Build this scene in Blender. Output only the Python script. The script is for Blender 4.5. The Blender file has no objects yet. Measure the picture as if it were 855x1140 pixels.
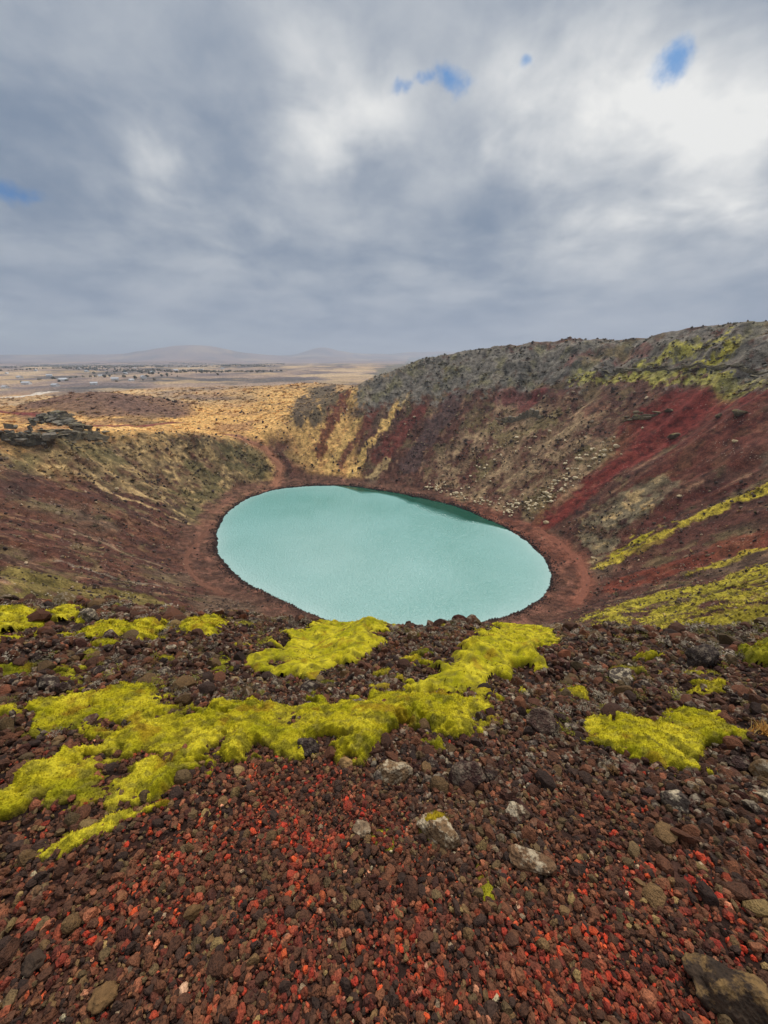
import bpy, bmesh, math, random
import numpy as np
from math import radians as R_

# ------------------------------------------------------------------ terrain maths (world metres, lake level z = 0)
EYE = np.array([0.0, 0.0, 50.0])
PITCH = R_(22.8)

# lake outline, metres
LAKE = np.array([[-46.0, 140.4], [-39.9, 144.8], [-29.2, 147.1], [-16.0, 147.1], [-2.7, 141.5], [11.3, 134.2], [23.8, 125.7], [33.9, 113.5], [39.6, 103.2], [42.1, 94.9], [42.9, 85.2], [41.8, 78.7], [38.8, 72.9], [34.5, 68.4], [29.2, 64.6], [22.7, 61.9], [15.0, 60.3], [7.7, 59.5], [0.5, 59.5], [-5.9, 60.3], [-9.6, 61.1], [-14.6, 63.4], [-21.3, 67.7], [-28.8, 72.5], [-36.9, 78.7], [-43.5, 86.6], [-48.6, 95.4], [-52.3, 105.8], [-54.0, 115.0], [-54.0, 124.8], [-51.2, 134.2]])
CX, CY = 0.0, 102.0

def _perm(seed):
    r = np.random.RandomState(seed); return r
def _hash(ix, iy, seed):
    h = (ix.astype(np.int64) * 374761393 + iy.astype(np.int64) * 668265263 + seed * 1442695041) & 0x7fffffff
    h = ((h ^ (h >> 13)) * 1274126177) & 0x7fffffff
    return (h ^ (h >> 16)) & 0xffff
_ANG = np.linspace(0, 2*np.pi, 65537)[:-1]
_CA, _SA = np.cos(_ANG).astype(np.float32), np.sin(_ANG).astype(np.float32)
def gnoise(x, y, seed=0):
    x = np.asarray(x, dtype=np.float64); y = np.asarray(y, dtype=np.float64)
    ix = np.floor(x).astype(np.int64); iy = np.floor(y).astype(np.int64)
    fx = (x-ix).astype(np.float32); fy = (y-iy).astype(np.float32)
    u = fx*fx*fx*(fx*(fx*6-15)+10); v = fy*fy*fy*(fy*(fy*6-15)+10)
    def g(a, b):
        h = _hash(ix+a, iy+b, seed); return _CA[h]*(fx-a)+_SA[h]*(fy-b)
    n0 = g(0,0); n0 = n0 + u*(g(1,0)-n0)
    n1 = g(0,1); n1 = n1 + u*(g(1,1)-n1)
    return (n0 + v*(n1-n0))*1.5
def fbm(x, y, scale, oct=4, seed=0, gain=0.5):
    a = 1.0; s = 1.0/scale; t = 0.0; tot = 0.0
    for i in range(oct):
        t = t + a*gnoise(np.asarray(x)*s, np.asarray(y)*s, seed+i*17); tot += a; a *= gain; s *= 2.03
    return t/tot*1.6
def ridged(x, y, scale, oct=3, seed=0):
    a = 1.0; s = 1.0/scale; t = 0.0; tot = 0.0
    for i in range(oct):
        t = t + a*(1-2*np.abs(gnoise(np.asarray(x)*s, np.asarray(y)*s, seed+i*31))); tot += a; a *= 0.5; s *= 2.1
    return t/tot
def sstep(a, b, x):
    t = np.clip((x-a)/(b-a), 0, 1); return t*t*(3-2*t)
def lerp(a, b, t): return a+(b-a)*t
def smin(a, b, k):
    h = np.clip(0.5+0.5*(b-a)/k, 0, 1); return b+(a-b)*h - k*h*(1-h)

def _polar_table(pts):
    d = np.array(pts)-np.array([CX, CY]); th = np.arctan2(d[:,0], d[:,1]); r = np.hypot(d[:,0], d[:,1])
    o = np.argsort(th); th = th[o]; r = r[o]
    th = np.concatenate([th-2*np.pi, th, th+2*np.pi]); r = np.concatenate([r, r, r]); return th, r
_ST = _polar_table(LAKE)
def shore_r(th):
    return np.interp(th, *_ST) + .55*fbm(np.cos(th)*46, np.sin(th)*46, 9, 4, 7)

DEG = np.degrees
# rim radius by bearing from the lake centre (0 = away from the viewer, + = right)
_RT = (np.radians([-180,-150,-120,-90,-70,-50,-35,-20,-5,10,30,50,75,100,130,155,180]),
       [101,103,106,104,98,88,88,96,104,112,118,121,120,116,110,104,101])
def rim_r(th): return np.interp(th, *_RT)
# rim height by bearing
RIMZ_T = ([-180, -175, -170, -165, -160, -155, -150, -145, -140, -135, -130, -125, -120, -115, -110, -105, -100, -95, -90, -85, -80, -75, -70, -65, -60, -55, -50, -45, -40, -35, -30, -25, -20, -15, -10, -5, 0, 5, 10, 15, 20, 25, 30, 35, 40, 45, 50, 55, 60, 65, 70, 75, 80, 85, 90, 95, 100, 105, 110, 115, 120, 125, 130, 135, 140, 145, 150, 155, 160, 165, 170, 175, 180],
 [49.0, 49.0, 49.0, 49.0, 49.0, 49.0, 48.9, 48.6, 48.0, 46.9, 45.3, 43.2, 41.0, 38.7, 36.6, 34.9, 33.5, 32.2, 30.8, 29.3, 27.9, 26.4, 25.1, 23.7, 22.1, 20.2, 18.3, 17.0, 17.1, 18.8, 21.6, 24.8, 28.1, 31.3, 34.6, 38.3, 42.1, 45.6, 48.6, 51.0, 52.9, 54.4, 55.7, 56.5, 57.0, 57.2, 57.4, 57.6, 58.2, 58.9, 59.7, 60.3, 60.6, 60.6, 60.4, 60.0, 59.4, 58.6, 57.6, 56.2, 54.6, 53.1, 51.7, 50.5, 49.7, 49.3, 49.1, 49.0, 49.0, 49.0, 49.0, 49.0, 49.0])
def rim_z(th): return np.interp(th, np.radians(RIMZ_T[0]), RIMZ_T[1])
_BT = (np.radians([-180,-120,-60,-30,0,40,70,110,140,180]), [5,8,9,7,5,5,7,9,6,5])

SHELVES = [(46.0, 36, 50, 1.6), (51.5, 48, 100, 1.8), (34.0, 40, 52, 1.6)]
def near_profile():
    s = np.linspace(-30, 60, 1801)
    sl = np.interp(s, [-30,-3,-1,0.0,1.0,2.5,4.5,6.2,7.5,10,60], [-.02,0.0,.12,.30,.44,.57,.68,.76,1.0,1.05,.95])
    z = -np.concatenate([[0], np.cumsum((sl[1:]+sl[:-1])*.5*(s[1]-s[0]))])
    z -= np.interp(0, s, z); return s, z
_NPS, _NPZ = near_profile()

def gauss(x, y, cx, cy, sx, sy, rot=0.0):
    c, s = math.cos(rot), math.sin(rot); dx = x-cx; dy = y-cy
    a = (dx*c+dy*s)/sx; b = (-dx*s+dy*c)/sy
    return np.exp(-(a*a+b*b))

def H(x, y, detail=True):
    x = np.asarray(x, dtype=np.float64); y = np.asarray(y, dtype=np.float64)
    r = np.hypot(x, y)
    wx = x; wy = y
    dx = wx-CX; dy = wy-CY
    rho = np.hypot(dx, dy); th = np.arctan2(dx, dy)
    rs = shore_r(th); R = rim_r(th); Z = rim_z(th); bw = np.interp(th, *_BT)
    s = rho-rs
    midmask = sstep(9, 25, r)
    if detail:
        R = R + 5*fbm(np.cos(th)*3, np.sin(th)*3, 0.5, 3, 5)*midmask
    hb = 0.13*bw+0.5
    t = (s-bw)/(R-rs-bw)
    tt = np.clip(t, 0, 3)
    zin = hb+(Z-hb)*(tt**1.12)
    # plain beyond the rim
    plain = 21 - 32*sstep(700, 4200, r) + 3.0*fbm(x, y, 260, 3, 21) + 2.2*gauss(x, y, -150, 330, 90, 60)
    u = np.clip(rho-R, -10, 1e6)
    L = 70.0
    right = sstep(-0.15, 0.35, th)*sstep(2.6, 1.2, th)
    zout = Z-(Z-plain)*(1-np.exp(-np.maximum(u,-10)/(L+90*right)))
    z = smin(zin, zout, 3.0)
    # beach and lake bed
    zb = np.where(s < 0, np.maximum(0.16*s, -4.0), hb*np.clip(s/np.maximum(bw,.1), 0, 1)**1.1)
    z = np.where(s < bw, zb, z)
    # plain bumps and far hills
    far = sstep(25, 120, rho-R)
    z = z + far*(11*gauss(x, y, -150, 210, 42, 30, 0.4)+ 5*gauss(x,y,-60,330,60,40))
    fr = sstep(1500, 5000, r)
    z = z + fr*(185*gauss(x, y, -3050, 6350, 800, 700) + 60*gauss(x, y, -2300, 6700, 1500, 700)
                + 120*gauss(x, y, -1250, 7900, 420, 500)+ 120*gauss(x, y, -1100, 8300, 1500, 700)
                + 75*gauss(x, y, -6800, 5900, 2300, 900)+60*gauss(x, y, -4900, 6600, 1300, 900)
                + 150*gauss(x, y, 1400, 9500, 2600, 900)
                + 30*fbm(x, y, 1500, 6, 77))
    z = z + sstep(500, 900, r)*(1-fr)*5*fbm(x, y, 220, 4, 79)*sstep(0,1,far)
    # near field, the shoulder of the rim the camera stands on
    if np.any(r < 30):
        sin_ = 101.9-rho+0.0
        azv = np.degrees(np.arctan2(x, y))
        kf = np.interp(azv, [-180,-90,-50,-15,15,45,90,180], [1,.9,.90,1.0,1.02,1.12,1.1,1])
        zn = 48.4 + kf*np.interp(sin_-(101.9-CY), _NPS, _NPZ)
        wn = 1-sstep(11, 30, r)
        z = lerp(z, zn, wn)
        if detail:
            lum = 0.20*fbm(x, y, 2.0, 3, 301)+0.09*fbm(x, y, .6, 2, 307)
            lum = lum*sstep(1.2, 4.0, r) + 0.012*fbm(x, y, .45, 2, 311)
            z = z + wn*lum
    if detail:
        wall = sstep(0.02, 0.2, t)
        mm = midmask*wall
        inner = sstep(1.25, 0.9, t)
        g = fbm(th*60, rho*0.10, 5.0, 3, 41)          # gullies run down the slope
        z = z + mm*inner*sstep(0.1,.5,t)*(0.9*g)
        z = z + mm*(1.3*fbm(x, y, 22, 3, 51)*np.where(t>1.1, .8, 1) + 0.32*fbm(x, y, 4.0, 4, 61, .6))
        rough = sstep(.1, .5, fbm(x, y, 30, 2, 71)+0.45*sstep(.6,1.0,t)*right)
        z = z + mm*rough*(.45-.22*right*sstep(.5,.9,t))*ridged(x, y, 2.4, 4, 81)*sstep(600, 200, r)
        # rock shelves in the right-hand wall
        for (zc, t0, t1, a) in SHELVES:
            m = sstep(t0-6, t0, DEG(th))*sstep(t1+6, t1, DEG(th))*mm
            zz = zc + 1.5*fbm(x, y, 30, 2, int(zc))
            k = sstep(-1.6, 0.2, z-zz) - sstep(.2, 5.5, z-zz)
            z = z + a*m*k*np.clip(.75+.9*fbm(x,y,9,2,int(zc)+3),.1,1.5)
        # lakeside stays smooth, with faint old waterlines
        z = z + (1-wall)*midmask*(s>0)*0.05*fbm(x, y, 1.2, 3, 91)*np.clip(s,0,1)
    return z
STROKES = [
  ('poly', (128, 112, 84), 8, 0.85, [[-98.4, 93.2], [-96.2, 107.5], [-92.8, 128.4], [-82.6, 150.2], [-65.6, 160.9], [-52.2, 160.8], [-48.8, 151.2], [-50.7, 138.2], [-54.8, 127.0], [-57.3, 105.8], [-69.0, 111.5], [-76.4, 107.0], [-83.7, 103.7], [-89.8, 96.6], [-91.8, 85.3]]),
  ('poly', (196, 166, 112), 2.5, 0.7, [[-60.1, 112.1], [-56.8, 132.8], [-49.6, 155.2], [-52.2, 160.8], [-47.5, 156.0], [-46.1, 146.0], [-52.3, 127.5], [-51.2, 104.5], [-55.4, 101.6]]),
  ('poly', (96, 84, 66), 3, 0.7, [[-83.3, 148.4], [-67.8, 156.5], [-57.5, 157.8], [-59.2, 150.1], [-72.6, 144.4], [-81.6, 140.1]]),
  ('line', (190, 165, 125), 0.5, 0.8, 0.75, [[-90.7, 101.3], [-80.4, 101.8], [-71.1, 103.4], [-59.5, 104.8]]),
  ('line', (190, 165, 125), 0.35, 0.6, 0.7, [[-78.4, 106.3], [-70.0, 110.7], [-58.8, 107.4]]),
  ('line', (170, 140, 115), 0.35, 0.6, 0.6, [[-68.7, 95.2], [-61.9, 97.0]]),
  ('line', (150, 130, 110), 0.5, 0.9, 0.6, [[-69.6, 72.4], [-63.2, 75.3], [-51.8, 74.6]]),
  ('line', (150, 130, 110), 0.3, 0.6, 0.6, [[-76.1, 66.9], [-68.1, 65.2]]),
  ('line', (98, 68, 54), 2.0, 3.5, 0.4, [[-62.8, 54.1], [-61.5, 62.7], [-50.2, 64.1]]),
  ('line', (100, 68, 54), 2.5, 4, 0.45, [[-83.9, 84.3], [-74.5, 89.5], [-60.5, 90.0]]),
  ('poly', (74, 58, 54), 3, 0.7, [[-93.1, 86.9], [-90.7, 94.0], [-83.9, 84.3], [-81.9, 73.5]]),
  ('line', (150, 140, 128), 0.5, 0.9, 0.6, [[-56.5, 55.2], [-49.9, 57.2], [-43.2, 63.0]]),
  ('poly', (122, 112, 64), 4, 0.7, [[-50.0, 41.8], [-46.9, 45.0], [-41.7, 47.0], [-37.0, 51.2], [-5.4, 6.0], [-6.7, 5.3]]),
  ('line', (96, 68, 54), 2.0, 4, 0.5, [[-81.9, 73.5], [-71.1, 78.8], [-51.5, 81.1]]),
  ('poly', (92, 82, 74), 6, 0.9, [[-47.1, 188.3], [-59.9, 263.0], [-55.5, 310.5], [-41.6, 325.8], [-20.5, 203.2], [-24.9, 190.7], [-33.3, 178.9], [-42.7, 178.8]]),
  ('line', (104, 92, 74), 7, 8, 0.7, [[-55.5, 310.5], [-24.6, 201.4], [-29.8, 186.4]]),
  ('line', (110, 66, 54), 3.0, 4, 0.9, [[-19.7, 199.8], [-25.8, 181.8], [-29.9, 167.7]]),
  ('line', (105, 64, 55), 2.2, 3, 0.9, [[-3.3, 187.1], [-11.6, 173.6], [-20.0, 162.2]]),
  ('line', (205, 172, 112), 1.8, 2.5, 0.85, [[11.0, 192.6], [1.1, 178.4], [-9.1, 163.4], [-14.6, 153.9]]),
  ('line', (190, 160, 105), 1.5, 2.2, 0.7, [[-12.8, 183.1], [-17.9, 173.0], [-23.8, 159.6]]),
  ('line', (104, 58, 52), 4.0, 4, 0.9, [[18.1, 181.1], [7.2, 170.1], [-1.0, 158.7]]),
  ('line', (86, 68, 66), 4.0, 4, 0.9, [[35.2, 183.6], [23.4, 169.4], [10.5, 152.7]]),
  ('line', (185, 160, 115), 1.6, 2.5, 0.75, [[55.6, 183.8], [49.2, 182.0]]),
  ('line', (178, 155, 115), 2, 3, 0.7, [[1.0, 156.1], [-6.0, 151.8]]),
  ('poly', (118, 113, 106), 14, 0.9, [[-15.7, 924.9], [499.4, 8108.3], [1491.2, 9231.0], [59.6, 202.8], [73.9, 194.0], [89.2, 182.0], [100.1, 166.8], [109.4, 142.7], [117.1, 125.1], [96.9, 95.1], [97.3, 113.9], [94.5, 132.7], [89.6, 150.1], [79.9, 156.6], [68.0, 171.1], [53.7, 175.2], [39.7, 186.1], [23.0, 188.3], [5.5, 189.6], [-5.5, 188.4], [-14.6, 191.5]]),
  ('line', (170, 162, 72), 3.0, 5, 0.8, [[93.8, 144.1], [99.6, 138.5], [105.1, 131.2]]),
  ('line', (176, 166, 64), 2.2, 5, 0.8, [[98.0, 126.4], [103.5, 123.9], [106.7, 124.3]]),
  ('line', (120, 80, 74), 3.0, 4, 0.7, [[81.7, 171.7], [92.4, 164.2], [98.2, 151.1]]),
  ('line', (165, 158, 80), 2.0, 4, 0.75, [[78.9, 162.5], [89.9, 144.7], [98.0, 118.2], [97.8, 99.5]]),
  ('line', (128, 84, 80), 4, 5, 0.7, [[53.3, 172.9], [61.7, 161.5]]),
  ('poly', (136, 114, 92), 7, 0.75, [[17.4, 144.9], [36.7, 166.0], [52.6, 169.2], [69.9, 155.6], [80.7, 136.6], [77.8, 122.3], [74.8, 116.0], [60.5, 110.8], [50.1, 106.7], [42.8, 114.2], [30.2, 125.4], [21.9, 136.3]]),
  ('line', (100, 62, 56), 3, 4, 0.8, [[48.3, 149.9], [36.6, 142.4], [30.7, 138.1]]),
  ('line', (112, 58, 56), 3, 4, 0.8, [[65.7, 164.6], [60.2, 162.1]]),
  ('poly', (116, 52, 47), 7, 0.88, [[78.5, 124.9], [84.8, 125.5], [90.5, 122.9], [95.6, 114.4], [95.8, 96.9], [94.2, 93.0], [92.3, 101.4], [91.0, 105.9], [87.0, 105.6], [79.6, 105.0], [72.6, 106.3], [62.3, 103.9], [53.4, 101.8], [48.6, 102.0], [45.8, 105.6], [49.9, 110.0], [61.1, 112.5], [70.5, 116.3]]),
  ('poly', (104, 54, 46), 6, 0.6, [[89.0, 107.2], [92.1, 99.8], [93.7, 92.3], [82.3, 76.0], [78.8, 84.0], [72.2, 89.9], [64.9, 94.8], [64.0, 97.8], [72.9, 99.1]]),
  ('poly', (110, 64, 56), 4, 0.6, [[73.3, 146.3], [80.3, 135.7], [75.7, 129.6], [70.2, 138.2]]),
  ('poly', (122, 112, 92), 2.5, 0.9, [[54.2, 94.6], [66.1, 97.8], [72.6, 94.3], [75.1, 88.8], [68.8, 85.6], [59.3, 83.2], [52.2, 79.5], [53.3, 85.0]]),
  ('line', (92, 52, 46), 2.5, 3, 0.8, [[61.4, 83.8], [68.7, 83.4], [76.3, 79.8]]),
  ('line', (172, 156, 62), 1.3, 1.8, 0.95, [[55.9, 76.6], [61.8, 75.0], [68.0, 74.7], [74.0, 72.7], [77.6, 70.3]]),
  ('line', (182, 164, 72), 0.8, 1.2, 0.9, [[52.0, 77.0], [56.2, 77.1]]),
  ('line', (116, 62, 48), 3.5, 3, 0.75, [[50.8, 65.0], [58.4, 62.9], [65.6, 55.9]]),
  ('line', (88, 56, 50), 2, 3, 0.7, [[59.5, 74.0], [67.1, 68.9], [71.4, 62.7]]),
  ('line', (170, 155, 60), 0.9, 1.4, 0.8, [[55.3, 57.7], [59.1, 55.3], [63.2, 55.0]]),
  ('poly', (172, 162, 56), 5, 0.72, [[34.5, 51.2], [44.1, 55.4], [51.1, 51.9], [57.0, 47.1], [46.0, 35.4], [21.6, 16.3], [21.5, 19.2], [5.7, 6.5]]),
  ('line', (170, 160, 44), 1.4, 2.5, 0.8, [[57.5, 79.7], [64.3, 77.7]]),
]
TRACKS = [
  ('lakeside_path', (138, 92, 76), [[47.2, 101.7], [49.8, 92.2], [50.4, 83.2], [47.9, 74.5], [44.2, 68.4], [40.9, 65.3]], 1.15),
  ('lakeside_path', (120, 86, 72), [[-55.1, 109.1], [-53.9, 96.5], [-52.3, 86.0], [-49.4, 79.6], [-42.6, 72.5], [-35.3, 68.5]], 0.75),
  ('track', (158, 114, 92), [[-45.4, 146.2], [-45.3, 156.6], [-52.3, 163.2], [-61.0, 164.2], [-72.4, 168.6]], 1.5),
  ('track', (135, 74, 70), [[-182.5, 180.7], [-150.7, 172.2], [-119.0, 156.3], [-105.2, 164.1], [-99.2, 182.4]], 1.4),
  ('road', (215, 205, 195), [[-297.6, 298.6], [-290.7, 310.4], [-313.0, 367.8]], 5.0),
]
MOSS = [
  ('a', 0.11, 0.2, [[-2.499, 1.61], [-2.585, 1.777], [-2.392, 1.948], [-2.093, 2.217], [-1.681, 2.139], [-1.437, 1.939], [-1.504, 1.76], [-1.787, 1.662], [-2.167, 1.691], [-2.292, 1.604]]),
  ('b', 0.13, 0.22, [[-1.613, 1.411], [-1.619, 1.669], [-1.406, 1.797], [-1.129, 2.02], [-0.715, 2.181], [-0.417, 2.256], [-0.203, 2.204], [-0.074, 2.347], [0.205, 2.239], [0.444, 2.12], [0.855, 2.178], [0.843, 1.914], [0.587, 1.716], [0.365, 1.585], [0.258, 1.735], [0.103, 1.67], [-0.014, 1.515], [-0.188, 1.457], [-0.347, 1.546], [-0.524, 1.479], [-0.717, 1.423], [-0.892, 1.378], [-1.069, 1.427], [-1.344, 1.367], [-1.465, 1.336]]),
  ('c', 0.1, 0.18, [[-1.866, 1.031], [-1.902, 1.156], [-1.911, 1.289], [-1.772, 1.392], [-1.56, 1.309], [-1.391, 1.196], [-1.375, 1.101], [-1.531, 1.049], [-1.69, 1.004]]),
  ('d', 0.09, 0.14, [[-1.374, 1.186], [-1.314, 1.325], [-1.084, 1.382], [-0.989, 1.258], [-1.046, 1.146], [-1.247, 1.109]]),
  ('e', 0.05, 0.08, [[-1.383, 0.875], [-1.354, 0.959], [-1.21, 1.061], [-1.052, 1.088], [-1.134, 1.014], [-1.245, 0.922], [-1.312, 0.861]]),
  ('f', 0.1, 0.18, [[1.449, 1.948], [1.661, 2.019], [1.903, 1.986], [2.209, 2.033], [2.519, 2.003], [2.48, 1.656], [2.349, 1.536], [2.216, 1.591], [1.945, 1.549], [1.805, 1.35], [1.625, 1.377], [1.567, 1.479], [1.339, 1.637]]),
  ('g', 0.16, 0.3, [[0.676, 2.933], [1.87, 5.423], [26.027, 59.754], [30.732, 57.629], [3.098, 5.148], [1.678, 3.034], [1.223, 2.52], [0.671, 2.175], [0.093, 2.229], [-0.098, 2.38], [0.37, 2.693]]),
  ('h', 0.14, 0.3, [[-1.442, 2.974], [-1.504, 3.988], [-1.523, 6.095], [-6.89, 61.099], [2.297, 61.099], [0.056, 4.02], [-0.323, 3.11], [-0.676, 2.69], [-1.093, 2.746]]),
  ('i', 0.16, 0.3, [[-4.605, 3.39], [-6.716, 5.297], [-6.556, 5.574], [-4.857, 4.256], [-3.94, 3.26], [-3.96, 2.926]]),
  ('j', 0.16, 0.25, [[-4.841, 4.332], [-6.341, 5.863], [-6.474, 6.403], [-4.544, 4.596], [-4.54, 4.304]]),
  ('k', 0.13, 0.3, [[-3.738, 3.396], [-3.92, 4.077], [-4.001, 4.794], [-3.678, 5.023], [-2.963, 4.023], [-3.04, 3.434], [-3.273, 3.23]]),
  ('l', 0.13, 0.25, [[-2.892, 4.106], [-3.495, 5.406], [-3.242, 5.79], [-2.842, 5.497], [-2.335, 4.152], [-2.588, 3.984]]),
  ('m', 0.2, 0.3, [[4.173, 3.296], [5.737, 4.507], [6.121, 4.586], [6.091, 4.257], [4.417, 2.98], [4.212, 3.151]]),
  ('n', 0.03, 0.05, [[0.333, 0.756], [0.376, 0.836], [0.444, 0.839], [0.432, 0.76], [0.39, 0.694], [0.353, 0.704]]),
  ('o', 0.03, 0.05, [[-0.069, 0.953], [-0.014, 0.975], [0.049, 0.924], [0.032, 0.888], [-0.029, 0.897]]),
  ('p', 0.04, 0.05, [[0.119, 1.036], [0.167, 1.088], [0.234, 1.074], [0.232, 1.008], [0.165, 0.989]]),
  ('q', 0.08, 0.12, [[-3.454, 2.521], [-3.406, 2.63], [-3.186, 2.599], [-3.2, 2.477], [-3.322, 2.413]]),
  ('r', 0.08, 0.12, [[-2.857, 2.378], [-2.887, 2.565], [-2.666, 2.515], [-2.408, 2.192], [-2.501, 2.107]]),
  ('s', 0.07, 0.12, [[-1.805, 2.898], [-1.811, 3.164], [-1.632, 3.102], [-1.55, 2.739], [-1.665, 2.696]]),
]
FROCKS = {
  'corner': (1.019, 0.444, 0.292, 1.50),
  'lichen_cap': (0.240, 0.955, 0.230, 1.20),
  'pale_slab': (0.061, 1.293, 0.224, 1.10),
  'tan_cobble': (-0.216, 1.375, 0.102, 1.10),
  'dark_block': (-0.463, 1.496, 0.184, 1.20),
  'lichen_lump': (0.636, 1.073, 0.147, 1.20),
  'lichen_strip': (0.601, 0.843, 0.222, 2.40),
  'olive_stone': (-0.661, 0.650, 0.107, 1.20),
  'dark_flat': (-1.083, 0.513, 0.129, 1.60),
  'tan_slab': (-0.815, 0.447, 0.137, 1.80),
  'tan_stone': (-1.262, 0.700, 0.098, 1.00),
  'pale_crust': (-0.102, 0.969, 0.120, 1.60),
  'pale_chip': (-0.595, 0.464, 0.043, 1.50),
  'grey_lichen': (-0.224, 2.028, 0.207, 1.20),
  'brown_block': (0.629, 1.170, 0.119, 1.20),
  'scoria_boulder': (1.090, 1.807, 0.278, 1.20),
  'crag': (0.448, 1.277, 0.233, 1.20),
  'grey_crag': (2.235, 2.607, 0.341, 1.40),
  'dark_crag': (3.835, 3.416, 0.544, 1.50),
  'white_twiggy': (-4.525, 4.605, 0.470, 1.30),
  'rust_block': (0.017, 2.031, 0.207, 1.20),
  'right_dark': (2.111, 1.449, 0.215, 1.50),
  'right_pale': (1.949, 1.186, 0.167, 1.50),
}
BOULDERS = [[84.5, 107.9, 2.6], [81.8, 122.5, 2.2], [87.8, 117.1, 1.9], [89.3, 95.4, 2.6], [89.0, 100.6, 1.6], [103.5, 123.9, 1], [85.4, 89.7, 1.1], [55.3, 114.9, 1], [-79.7, 104.4, 1.1], [71.8, 84.4, 0.9], [49.8, 103.6, 1.3], [34.9, 101.3, 0.9], [53.0, 81.9, 1.0]]
HOUSES = [[-679, 711], [-564, 609], [-726, 825], [-543, 639], [-413, 504], [-775, 1008], [-603, 803], [-320, 431], [-463, 643], [-355, 518], [-492, 752], [-736, 1173], [-334, 546], [-414, 707], [-781, 1431], [-419, 797], [-557, 1133], [-451, 982], [-725, 1676], [-424, 1042], [-415, 454], [-390, 401], [-347, 412], [-316, 490]]
LEDGES = {'long': [[85.3, 158.5, 45.3], [90.5, 152.0, 44.9], [95.7, 135.3, 46.3], [101.8, 120.9, 47.2], [104.1, 106.2, 46.6]], 'short': [[48.3, 162.9, 25.3], [55.9, 159.0, 25.5], [63.9, 150.6, 27.8]], 'red': [[78.8, 125.7, 29.7], [84.6, 121.1, 32.7], [87.7, 118.2, 34.8]], 'left': [[-102.6, 98.8, 29.8], [-100.4, 102.5, 28.6], [-97.7, 106.5, 28.3]], 'stack': [[-141.1, 155.3, 24.2], [-146.5, 166.9, 23.1], [-127.8, 155.1, 23.5]], 'left2': [[-97.7, 109.8, 28.6], [-97.4, 119.3, 26.8], [-95.0, 127.4, 24.6]]}
PALE_LINES = [([[18.1, 140.4], [27.7, 129.3], [36.7, 118.9]], 2.2, 0.3), ([[39.5, 117.0], [48.3, 113.9], [56.4, 112.7]], 2.4, 0.34), ([[54.2, 115.7], [65.8, 118.7], [75.6, 119.0]], 2.2, 0.22), ([[31.5, 132.8], [46.2, 140.5], [58.6, 139.7]], 5.0, 0.14)]
NAZ, NR2 = 900, 420
SKY_STRENGTH = 0.1
CLOUD_GAIN = 0.57
ZENITH = 3.0
SUN_E, SUN_ANG = 1.5, 14
EXPOSURE = 0.72
HAZE_D, HAZE_TOP, HAZE_BOTTOM = 2.1e-4, 260, -60
CLOUD_LIGHT = [(800,200,.15,1.9,.45),(835,112,.12,1.3,.48),(690,125,.10,1.6,.45),(750,95,.13,1.2,.35),(600,100,.12,1.6,.40),(660,290,.2,2,.14),(180,165,.06,1.2,.45),(365,150,.09,1.8,.35),(350,75,.08,1,.30),(430,140,.08,2.2,.30),(740,250,.10,2.0,.22),(560,160,.08,2.2,.25),(90,372,.16,5,.22)]
CLOUD_GAPS = [(500,104,.042,2.2),(474,106,.034,3.0),(450,109,.030,3.2),(752,68,.029,1.0),(596,68,.014,1.2),(0,210,.065,3.6)]

# ------------------------------------------------------------------ scene helpers
scene = bpy.context.scene
COL = scene.collection
rng = np.random.RandomState(7)
random.seed(7)

def lin(c, k=1.0):
    c = np.asarray(c, dtype=np.float64)/255.0
    v = np.where(c <= .04045, c/12.92, ((c+.055)/1.055)**2.4)
    return v*k if k == 1.0 else 1.24*v**1.13*np.array([1.06, .985, .86])*k
ALB = 0.80          # photo colours to surface albedo

def tag(o, label=None, cat=None, group=None, kind=None):
    if label: o['label'] = label
    if cat: o['category'] = cat
    if group: o['group'] = group
    if kind: o['kind'] = kind
    return o

def make_mesh(name, verts, faces_flat, loop_start, loop_total, smooth=True, cols=None, mat=None, parent=None):
    me = bpy.data.meshes.new(name)
    verts = np.ascontiguousarray(verts, dtype=np.float32)
    me.vertices.add(len(verts)); me.vertices.foreach_set('co', verts.ravel())
    me.loops.add(len(faces_flat)); me.loops.foreach_set('vertex_index', np.ascontiguousarray(faces_flat, dtype=np.int32))
    me.polygons.add(len(loop_start))
    me.polygons.foreach_set('loop_start', np.ascontiguousarray(loop_start, dtype=np.int32))
    me.polygons.foreach_set('loop_total', np.ascontiguousarray(loop_total, dtype=np.int32))
    me.polygons.foreach_set('use_smooth', np.full(len(loop_start), smooth, dtype=bool))
    me.update(calc_edges=True)
    if cols is not None:
        a = me.color_attributes.new('albedo', 'FLOAT_COLOR', 'POINT')
        c = np.ones((len(verts), 4), dtype=np.float32); c[:, :cols.shape[1]] = cols
        a.data.foreach_set('color', c.ravel())
    o = bpy.data.objects.new(name, me); COL.objects.link(o)
    if mat: me.materials.append(mat)
    if parent: o.parent = parent
    return o
def tri_mesh(name, verts, tris, **k):
    n = len(tris)
    return make_mesh(name, verts, np.asarray(tris).ravel(), np.arange(n)*3, np.full(n, 3), **k)
def quad_mesh(name, verts, quads, **k):
    n = len(quads)
    return make_mesh(name, verts, np.asarray(quads).ravel(), np.arange(n)*4, np.full(n, 4), **k)

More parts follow.
